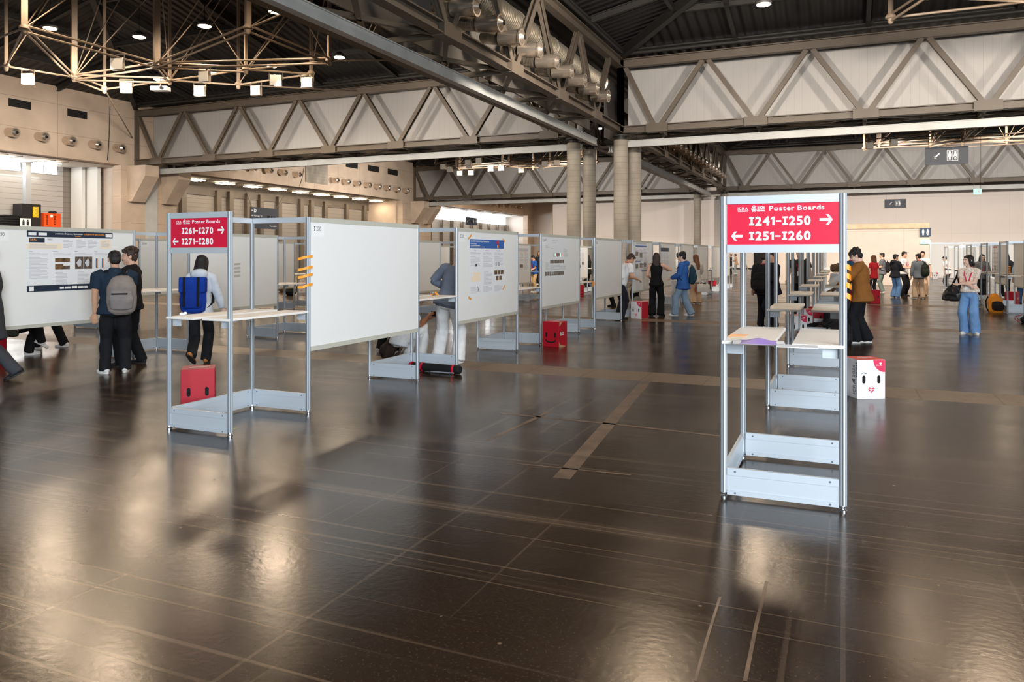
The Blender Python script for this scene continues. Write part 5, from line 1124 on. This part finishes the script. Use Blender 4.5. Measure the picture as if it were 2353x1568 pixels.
# ---------------------------------------------------------------- partitions and hanging signs
struct(MB().box(-4.1, 4.2, 45.95, 46.3, 0, 3.05).build('wall_partition', M['partition']))
struct(MB().box(-4.1, 4.2, 45.9, 46.32, 3.05, 3.32).build('trim_6', M['wood_edge']))
struct(MB().box(-34, 42, 91.5, 91.6, 0, .18).build('baseboard_back', M['grille']))
struct(MB().box(-9.4, -6.6, 91.52, 91.62, 0, 3.1).build('door_1', M['black']))
t = thing('booth_wall', 'long white booth wall behind the row at the picture edge', 'booth wall', (5.6, 60.5, 0), 0)
for k in range(6): MB().box(.03+1.9*k, 1.87+1.9*k, 0, .04, .05, 2.4).build('panel', M['board'], t)
for k in range(7): MB().box(-.03+1.9*k, .03+1.9*k, -.03, .07, 0, 2.5).build('post', M['alu'], t)
MB().box(0, 11.4, -.01, .05, 2.4, 2.5).build('top_rail', M['alu'], t)
def hung(label, px0, px1, py0, py1, w, mt, draw, zt, yaw=0, name='hanging_sign', cables=True):
    a, b = at(px0, py1, w), at(px1, py1, w); h = (py1-py0)*w/FPX; Wd = (px1-px0)*w/FPX; c = (a+b)/2
    t = thing(name, label, 'sign', (c.x, c.y, c.z), YAW*.0 + yaw); T = lambda x, y, d: Vector((x, -.05-d, y))
    MB().box(-Wd/2, Wd/2, -.05, .05, 0, h).build('panel', mt, t)
    m = MB(); draw(m, T, Wd, h)
    if m.v: m.build('symbol', M['white'], t)
    if cables:
        m = MB()
        for x in (-Wd*.42, Wd*.42): m.tube([(x, 0, h), (x, 0, zt-c.z)], [.012]*2, n=5, cap=0)
        m.build('cable', M['grille'], t)
    return t
def diag_arrow(m, T, x, y, L):
    t = L*.1; r = .7071
    for P in ([(-L/2, -t), (L/2, -t), (L/2, t), (-L/2, t)],):
        m.add([T(x + (a-b)*r, y + (a+b)*r, .003) for a, b in P], [(0, 1, 2, 3)])
    m.add([T(x-L*.42, y-L*.42, .003), T(x-L*.05, y-L*.42, .003), T(x-L*.42, y-L*.05, .003)], [(0, 1, 2)])
def wc(m, T, W_, h):
    diag_arrow(m, T, -W_*.22, h*.52, h*.36); x = W_*.14; s_ = h*.28
    for a, b, c, d in ((x-s_, x+s_, h*.78, h*.80), (x-s_, x+s_, h*.2, h*.22), (x-s_, x-s_+.02, h*.22, h*.78), (x+s_-.02, x+s_, h*.22, h*.78), (x-.008, x+.008, h*.22, h*.78)): m.rect(T, a, b, c, d, .002)
    man_icon(m, T, x-s_*.5, h*.26, h*.48); man_icon(m, T, x+s_*.5, h*.26, h*.48, True)
hung('big dark restroom sign hanging below the truss at the picture edge', 2131, 2218, 338, 378, 44, M['signgrey'], wc, 13.0)
hung('smaller restroom sign hanging before the beige back wall', 2035, 2079, 458, 478, 82, M['signgrey'], wc, 8.9)
def exit_(m, T, W_, h): m.rect(T, -W_*.3, -W_*.05, h*.25, h*.4); man_icon(m, T, W_*.15, h*.15, h*.7); m.rect(T, -W_*.3, -W_*.02, h*.5, h*.6)
hung('small glowing green escape sign hanging on a long cable', 2238, 2254, 434, 447, 52, M['green'], exit_, 13.0)
p = at(2120, 545, 41.9)
def plain_wc(m, T, W_, h): man_icon(m, T, -W_*.2, h*.15, h*.7); man_icon(m, T, W_*.2, h*.15, h*.7, True)
t = hung('square restroom sign fixed on the beige partition', 2109, 2131, 526, 545, 41.9, M['signblue'], plain_wc, 0, cables=False); t.location.y = 45.9
t = hung('lit escape sign below the restroom sign on the partition', 2110, 2130, 553, 562, 41.9, M['green'], exit_, 0, cables=False); t.location.y = 45.9
def wall_sign(label, px0, px1, py0, py1, X, mt, draw, braces=False):
    y0, y1 = onx(px0, X), onx(px1, X); ym = (y0+y1)/2; w = -X*SA + ym*CA; zb = EYE + (HY-py1)*w/FPX; h = (py1-py0)*w/FPX; W_ = y1-y0
    t = thing('wall_sign', label, 'sign', (X, ym, zb), 0); T = lambda x, y, d: Vector((.05+d, x, y))
    MB().box(-.05, .05, -W_/2, W_/2, 0, h).build('panel', mt, t); m = MB(); draw(m, T, W_, h); m.build('symbol', M['white'], t)
    m = MB(); m.tube([(0, -W_*.45, h), (0, -W_*.45-(1.2 if braces else 0), 8.7-zb)], [.03]*2, n=6).tube([(0, W_*.45, h), (0, W_*.45+(2 if braces else 0), 8.7-zb)], [.03]*2, n=6); m.build('hanger_rod', M['steel'], t)
def dsign(m, T, W_, h):
    for k in range(3): arrow(m, T, -W_*.44, h*(.84-.24*k), W_*.05, -1, .003)
    text(m, T, -W_*.38, h*.76, h*.16, 'D', .03); text(m, T, -W_*.38, h*.56, h*.07, 'Foyer D', .0, sx=1.6); text(m, T, -W_*.38, h*.33, h*.06, 'Hall', .0, sx=1.6)
    for k in range(7): m.rect(T, W_*(.10+.05*k), W_*(.10+.05*k+(.035 if k % 2 else .02)), h*.34, h*.62)
    text(m, T, W_*.20, h*.12, h*.06, 'Raumplan', 0, sx=1.4)
wall_sign('dark direction sign with a letter D hung before the ribbed gates', 575, 637, 478, 526, -53.6, M['signgrey'], dsign, True)
def wsign(m, T, W_, h):
    diag_arrow(m, T, -W_*.34, h*.5, h*.4); man_icon(m, T, W_*.22, h*.25, h*.5); man_icon(m, T, W_*.36, h*.25, h*.5, True)
    m.ball(T(-.02*W_, h*.72, .01), (.01, .06, .06)); m.rect(T, -W_*.06, W_*.01, h*.42, h*.64); m.rect(T, -W_*.06, W_*.10, h*.38, h*.44); m.rect(T, W_*.06, W_*.10, h*.24, h*.40)
wall_sign('dark blue restroom sign hanging in the furthest recess', 1070, 1095, 500, 517, -53.6, M['signblue'], wsign)
tag(MB().tube([(XW+.03, onx(p_, XW), z) for p_, z in ((252, 13.2), (251, 11.5), (249, 10.0), (246, 9.0))], [.03]*4, n=6).build('wall_cable', M['grille'], None, True), 'thin dark cable running down the concrete wall by the truss', 'cable')
tag(MB().tube([(XW+.03, onx(p_, XW), z) for p_, z in ((703, 12.6), (699, 11.2), (694, 9.8), (688, 8.9))], [.03]*4, n=6).build('wall_cable', M['grille'], None, True), 'thin dark cable on the middle wall bay by the grey panel', 'cable')

# ---------------------------------------------------------------- cardboard stools
def stadium(m, T, cx, cy, w, h, d):
    r = w/2; P = [(cx + r*math.cos(a), cy + (h/2-r) + r*math.sin(a)) for a in [math.pi*k/8 for k in range(9)]] + [(cx + r*math.cos(a), cy - (h/2-r) + r*math.sin(a)) for a in [math.pi + math.pi*k/8 for k in range(9)]]
    m.add([T(x, y, d) for x, y in P], [tuple(range(len(P)))])
def stool(label, pl, pr, kind, smile=True, h=.44):
    a, b = Vector((*pl, 0)), Vector((*pr, 0)); u = (b-a).normalized(); rz = math.atan2(u.y, u.x); w, dp = .325, .30; c = (a+b)/2
    t = thing('cardboard_stool', label, 'cardboard stool', (c.x, c.y, 0), rz, 'printed cardboard stools')
    red = kind == 'red'; base = M['boxred'] if red else M['boxwhite']
    MB().bevbox(-w/2, w/2, 0, dp, 0, h, .005).build('box', base, t)
    T = lambda x, y, d: Vector((x, -.0012-d, y)); Ls = lambda x, y, d: Vector((-w/2-.0012-d, dp/2 - x, y)); Rs = lambda x, y, d: Vector((w/2+.0012+d, -dp/2 + dp/2 + dp/2 + x, y))
    for sg in (-1, 1): m = MB(); stadium(m, T, sg*.087, .21 if red else .22, .036, .09, .001); m.build('handle_hole', M['hole'], t)
    tp_ = MB(); tp_.box(-w/2+.003, w/2-.003, .003, dp-.003, h+.0005, h+.002).build('lid', M['boxred'] if red else mat('coral_lid', s(232,84,70), .5) if 'coral_lid' not in bpy.data.materials else bpy.data.materials['coral_lid'], t)
    m = MB(); m.rect(lambda x, y, d: Vector((x, y, h+.003)), -.09, .09, .12, .15); m.rect(lambda x, y, d: Vector((x, y, h+.003)), -.06, .11, .18, .2); m.build('lid_print', M['paper'], t)
    if red:
        if smile:
            m = MB(); P = [T(.115*math.sin(a), .155 - .075*math.cos(a), .003) for a in [(-1.1 + .2*k) for k in range(12)]]; m.tube(P, [(.012, .003)]*12, (0, 0, 1), 8); m.build('smile_slot', M['hole'], t)
        m = MB(); m.add([Rs(-.13, h-.005, .001), Rs(-.03, h-.005, .001), Rs(-.13, h-.08, .001)], [(0, 1, 2)]); m.add([Rs(-.14, .0, .001), Rs(.10, .0, .001), Rs(-.11, .05, .001), Rs(-.14, .1, .001)], [(0, 1, 2, 3)]); m.build('torn_edge', M['kraft'], t)
        m = MB()
        for S in (Rs, Ls): text(m, S, -.06, .235, .03, '2026', .02, gap=.05); text(m, S, -.06, .205, .02, 'VIENNA', .03, gap=.05, sx=.9); m.rect(S, -.10, -.085, .20, .27, .002); m.rect(S, -.078, -.066, .20, .25, .002)
        m.build('lettering', M['white'], t)
    else:
        m = MB(); r = .135; P = [(w/2-.004, h-.004)] + [(w/2-.004 - r*math.sin(a), h-.004 - r*math.cos(a)) for a in [math.pi/2*k/10 for k in range(11)]]
        m.add([T(x, y, .001) for x, y in P], [tuple(range(len(P)))]); m.build('corner_patch', M['boxpink'], t)
        m = MB(); text(m, T, .055, h-.068, .012, 'ICRA 2026', .02, .002, sx=.8); m.add([T(.105 + .016*x, h-.045 + .014*y, .003) for x, y in ((-1, .4), (-.4, 1), (.4, 1), (1, .4), (0, -1))], [(0, 1, 2, 3, 4)]); m.build('patch_logo', M['white'], t)
        m = MB()
        hp = lambda a, k: (k*.0024*16*math.sin(a)**3, .105 + k*.0024*(13*math.cos(a) - 5*math.cos(2*a) - 2*math.cos(3*a) - math.cos(4*a)))
        A_ = [2*math.pi*q/40 for q in range(40)]; R1 = [hp(a, 1) for a in A_]; R2 = [hp(a, .42) for a in A_]
        m.add([T(x, y, .001) for x, y in R1 + R2], [(q, (q+1) % 40, 40+(q+1) % 40, 40+q) for q in range(40) if q % 5])
        m.build('heart_print', M['boxpink'], t)
        m = MB(); m.tube([T(-.112, .285, .001), T(-.087, .295, .001), T(-.06, .285, .001)], [.004]*3, n=6); m.build('brow_print', M['boxgrey'], t)
        m = MB(); V_ = lambda x, y, d: Ls(.06 - y, .05 + x, d)
        text(m, V_, .0, -.05, .05, 'ICRA', .0, sx=1.0); text(m, V_, .19, -.04, .045, '2026', .0); text(m, V_, .19, -.09, .032, 'VIENNA', .02)
        for cx_, cy_ in ((.155, .0), (.155, -.03), (.135, -.015)): m.add([V_(cx_ + r_*math.cos(a*math.pi/6), cy_ + r_*math.sin(a*math.pi/6), .002) for r_ in (.014, .006) for a in range(12)], [(a, (a+1) % 12, 12+(a+1) % 12, 12+a) for a in range(12)])
        m.build('lettering', M['boxgrey'], t)
        m = MB(); m.rect(Rs, -.146, .146, .004, h-.004, .0005); m.build('side_print', M['boxred'], t)
    return t
stool('red cardboard stool standing on the floor beside the left red sign frame', (-6.20, 5.78), (-5.94, 6.02), 'red', False)
stool('white cardboard stool with a pink heart beside the pink sign frame', atf(1969, 918), atf(2035, 917), 'white')
stool('red cardboard stool with a black smile by the I 268 board', atf(1246, 796), atf(1285, 799), 'red')
stool('white cardboard stool with a heart left of the woman in black', atf(1447, 732), atf(1476, 734), 'white')
stool('red cardboard stool at the picture edge under the seated person', atf(-66, 826), atf(-24, 829), 'red', False)
stool('white cardboard stool seen between the aluminium posts', atf(1821, 777), atf(1849, 777), 'white')
stool('white cardboard stool with pink corner, half hidden behind an aluminium post', atf(1836, 757), atf(1862, 758), 'white')
stool('red cardboard stool with two holes behind the second shelf', atf(1859, 751), atf(1893, 752), 'red', False)
stool('red cardboard stool left behind the man in the brown jacket', atf(1946, 697), atf(1970, 698), 'red')
stool('red cardboard stool right behind the man in the brown jacket', atf(2000, 697), atf(2024, 697), 'red', False)
stool('red cardboard stool with a smile far down the row by the last boards', atf(1630, 668), atf(1645, 668), 'red')
stool('small red cardboard stool behind the man in the blue windbreaker', atf(1584, 681), atf(1600, 682), 'red')
stool('small red cardboard stool seen between the I 268 and I 267 boards', atf(1328, 682), atf(1344, 681), 'red')
stool('far white cardboard stool left of the I 270 board', atf(684, 673), atf(702, 673), 'white')
stool('white cardboard stool behind the orange backpack', atf(2275, 714), atf(2302, 714), 'white')
stool('dark red cardboard stool under the shelf near the bald man', atf(2311, 702), atf(2334, 703), 'red', False)
stool('far white cardboard stool carrying a black bag', atf(2143, 641), atf(2156, 641), 'white')
p = atf(2150, 640); floor_bag('black bag draped over the far white stool', (p[0], p[1]+.12, .43), 0, (.42, .30, .22), (fab(30,30,32), fab(34,34,36), fab(24,24,26)), 'draped_bag')

# ---------------------------------------------------------------- bags, tube, leaflets, laptop
p = atf(893, 826); floor_bag('dark brown backpack leaning on the floor behind the shelf frame', (p[0]-.12, p[1]+.1, 0), -1.0, (.30, .20, .42), (fab(52,40,32), fab(46,36,30), fab(70,46,34)), lean=-28)
p = atf(2290, 719); floor_bag('orange and black backpack leaning at the row by the picture edge', (p[0], p[1], 0), .3, (.40, .26, .54), (fab(238,150,52), fab(38,34,32), fab(34,30,28)), lean=-16)
p = atf(1462, 726); floor_bag('grey backpack on the floor behind the white stool', (p[0]-.1, p[1]+.5, 0), .5, (.34, .24, .48), (fab(112,106,98), fab(98,94,90), fab(40,38,38)))
p = atf(1911, 757); floor_bag('black backpack standing under the second shelf', (p[0], p[1], 0), .1, (.36, .24, .46), (fab(30,30,33), fab(36,36,38), fab(22,22,24)))
p = atf(1880, 758); tag(remesh(MB().tube([(-.3, 0, .04), (-.1, .02, .09), (.05, -.02, .13), (.3, 0, .04)], [(.16, .05)]*4, (0, 1, 0), 14), 'crumpled_jacket', [fab(30, 29, 31)], .02, None, 2, .03, 6, 3), 'crumpled black jacket lying on the floor before the red stool', 'jacket').location = (p[0], p[1], .01)
p = atf(1950, 793); floor_bag('black bag on the floor at the feet of the man in brown', (p[0]-.15, p[1]+.25, 0), .4, (.42, .3, .42), (fab(28,28,30), fab(32,32,34), fab(22,22,24)), 'black_bag', lean=14)
p = atf(2349, 742); floor_bag('black and red bag lying at the picture edge on the floor', (p[0]+.12, p[1], 0), 1.2, (.3, .34, .2), (fab(32,32,34), fab(44,40,36), fab(170,40,36)), 'black_bag')
p = atf(2215, 694); floor_bag('black bag low behind the woman with the bob', (p[0]+.25, p[1], 0), .2, (.36, .24, .36), (fab(34,34,36), fab(38,38,40), fab(24,24,26)), 'black_bag')
p = atf(668, 679); floor_bag('black backpack on the floor far left of the I 270 board', (p[0], p[1], 0), .2, (.4, .3, .5), (fab(34,36,34), fab(40,44,38), fab(24,24,26)))
p = atf(652, 671); floor_bag('brown paper bag on the floor beyond the far shelf', (p[0], p[1], 0), .1, (.42, .3, .45), (fab(160,124,86), fab(150,114,80), fab(120,90,60)), 'paper_bag')
p = atf(1640, 672); floor_bag('dark bag beside the far smiling red stool', (p[0]-.35, p[1]+.3, 0), .3, (.4, .3, .42), (fab(36,36,38), fab(40,40,42), fab(24,24,26)), 'black_bag')
a, b = Vector((*atf(943, 851), .062)), Vector((*atf(1056, 861), .062)); d = (b-a).normalized(); L = (b-a).length
t = thing('poster_tube', 'black poster tube with red bands lying on the floor by the shelf frame', 'poster tube', a, 0)
MB().lathe([(.05, 0), (.055, .01), (.055, L*.14), (.058, L*.14), (.058, L*.9), (.06, L*.9), (.06, L), (.05, L+.012)], (0, 0, 0), d, n=24).build('tube', M['black'], t, True)
for q in (.02, .24, .87): MB().lathe([(.0605, L*q), (.0625, L*q+.004), (.0625, L*q+.026), (.0605, L*q+.03)], (0, 0, 0), d, n=24).build('red_band', M['red'], t, True)
MB().tube([d*(L*.42)+Vector((.03, -.05, -.045)), d*(L*.9)+Vector((.02, -.055, -.04))], [.006]*2, n=6).build('strap', M['alu'], t, True)
SHZ = 1.0455
pv = mat('purple_print', s(160,130,215), .4)
t = thing('leaflet_pouch', 'purple and white leaflet pouch on the near shelf behind the pink sign', 'leaflet', (-.50, 5.16, SHZ), .12)
def bulge(w, d, hgt, x0=0, z0=0, nx=10, ny=6):
    m = MB(); P = []
    for j in range(ny+1):
        for i in range(nx+1):
            x = -w/2 + w*i/nx; y = -d/2 + d*j/ny; e = min(1, 2.2*min(i, nx-i)/nx)*min(1, 2.2*min(j, ny-j)/ny); P.append((x+x0, y, z0 + .002 + hgt*e))
    m.add(P, [(j*(nx+1)+i, j*(nx+1)+i+1, (j+1)*(nx+1)+i+1, (j+1)*(nx+1)+i) for j in range(ny) for i in range(nx)]); return m
bulge(.32, .26, .012).build('sleeve', M['paper'], t, 2); bulge(.24, .24, .028, .0, .001).build('purple_print', pv, t, 2)
t = thing('white_card', 'white card bridging the two near shelves behind the pink sign', 'card', (-.34, 5.02, SHZ+.0), .05)
MB().box(-.04, .20, -.07, .08, .0, .004).build('sheet', M['paper'], t); MB().box(-.02, .13, .03, .06, .0044, .005).build('printed_line', M['grey_ink'], t)
t = thing('laptop', 'open silver laptop on a shelf far behind the pink sign', 'laptop', (-.12, 15.3, SHZ), -.3)
MB().bevbox(-.16, .16, -.11, .11, 0, .016, .004).build('base', M['alu'], t); MB().bevbox(-.16, .16, -.006, .006, 0, .22, .003).xform(Matrix.Translation((0, .115, .016)) @ Matrix.Rotation(-.35, 4, 'X')).build('screen', M['alu'], t); MB().box(-.14, .14, -.08, .04, .0165, .0172).build('keyboard', M['grille'], t)
t = tag(remesh(MB().ball((0, 0, .012), (.03, .02, .012)).ball((.02, .015, .02), (.018, .018, .014)), 'crumpled_tissue', [M['paper']], .005, None, 1, .006, 60, 2), 'crumpled white tissue on the shelf of the red sign frame', 'tissue'); t.location = (-5.70, 5.35, SHZ)
for lab, q, cc, nm in (('brown folded coat on a shelf far behind the pink sign', (-.22, 28.6, SHZ), (104, 90, 76), 1), ('pale folded coat on a shelf far behind the pink sign', (-.02, 28.75, SHZ), (206, 196, 182), 2)):
    o = tag(remesh(MB().ball((0, 0, .12), (.20, .22, .14)).ball((.08, .05, .2), (.1, .12, .1)), 'folded_coat', [fab(*cc)], .015, None, 2, .035, 7, nm), lab, 'coat'); o.location = q
t = thing('takeaway_bag', 'small brown paper bag on a shelf among the aluminium posts', 'paper bag', (-.10, 18.9, SHZ), .2); MB().bevbox(-.09, .09, -.05, .05, 0, .14, .01).build('bag', M['kraft'], t); MB().box(-.05, .05, -.052, -.05, .04, .09).build('label_print', M['orange'], t)
t = thing('hand_tool', 'small blue tool standing on a far shelf left of the I 270 board', 'tool', (-15.58, 21.8, SHZ), 0); MB().bevbox(-.08, .08, -.05, .05, 0, .34, .02).build('body', M['blue'], t); MB().bevbox(-.18, .16, -.06, .06, .34, .42, .02).build('head', M['navy'], t)
o = tag(remesh(MB().ball((0, 0, .05), (.1, .12, .06)).ball((.06, .16, .05), (.09, .1, .055)), 'wool_hat', [fab(104, 84, 76)], .012, None, 2, .02, 14, 2), 'brown wool hat lying on the shelf by the knitted sweater', 'hat'); o.location = (-5.62, 9.1, SHZ)
o = tag(remesh(MB().ball((-.02, .0, .04), (.1, .12, .04)), 'scarf', [fab(84, 66, 84)], .012, None, 2, .02, 14, 3), 'purple scarf bunched on the shelf by the knitted sweater', 'scarf'); o.location = (-5.60, 9.38, SHZ)
t = tag(remesh(MB().tube([(0, 0, .02), (.05, .03, .05), (.08, 0, .03), (.10, .02, .02)], [.012]*4), 'crumpled_tape', [M['orange']], .007, None, 1, .012, 40, 2), 'ball of crumpled orange tape on the shelf by the knitted sweater', 'tape'); t.location = (-5.2, 9.2, SHZ)
for k in range(4): tape([(-5.06, 15.99-.05*k, 1.05), (-4.98, 15.98-.05*k, 1.05), (-4.96, 15.97-.05*k, .97-.02*k)], .035, (0, 1, 0), 'orange tape strip hanging off the shelf by the I 267 board, %s' % ORD[k], 'tape strips on the I 267 shelf')
t = thing('paper_roll', 'white rolled paper lying on the shelf by the I 268 board', 'paper roll', (-5.5, 15.2, SHZ+.035), 0); MB().lathe([(.03, 0), (.034, .01), (.034, .7), (.03, .71)], (0, 0, 0), (.35, .9, 0), n=16).build('roll', M['paper'], t, True)
t = thing('tote_bag', 'white tote bag hanging at the side of the auburn haired woman', 'bag', at(1616, 672, 24.6), .4); MB().bevbox(-.20, .20, -.06, .06, 0, .26, .03).build('bag_body', fab(226, 218, 210), t, True); MB().tube([(-.12, 0, .25), (-.04, .02, .62), (.12, 0, .25)], [.012]*3, n=6).build('handle', fab(210, 200, 190), t, True)
t = thing('paper_sheet', 'long white sheet with a purple stripe held beside the man in blue', 'paper', at(1553, 706, 21.3), .45); MB().box(-.12, .12, -.003, .003, 0, .72).build('sheet', M['paper'], t); MB().box(-.12, .12, -.005, -.003, .28, .31).build('purple_stripe', pv, t)
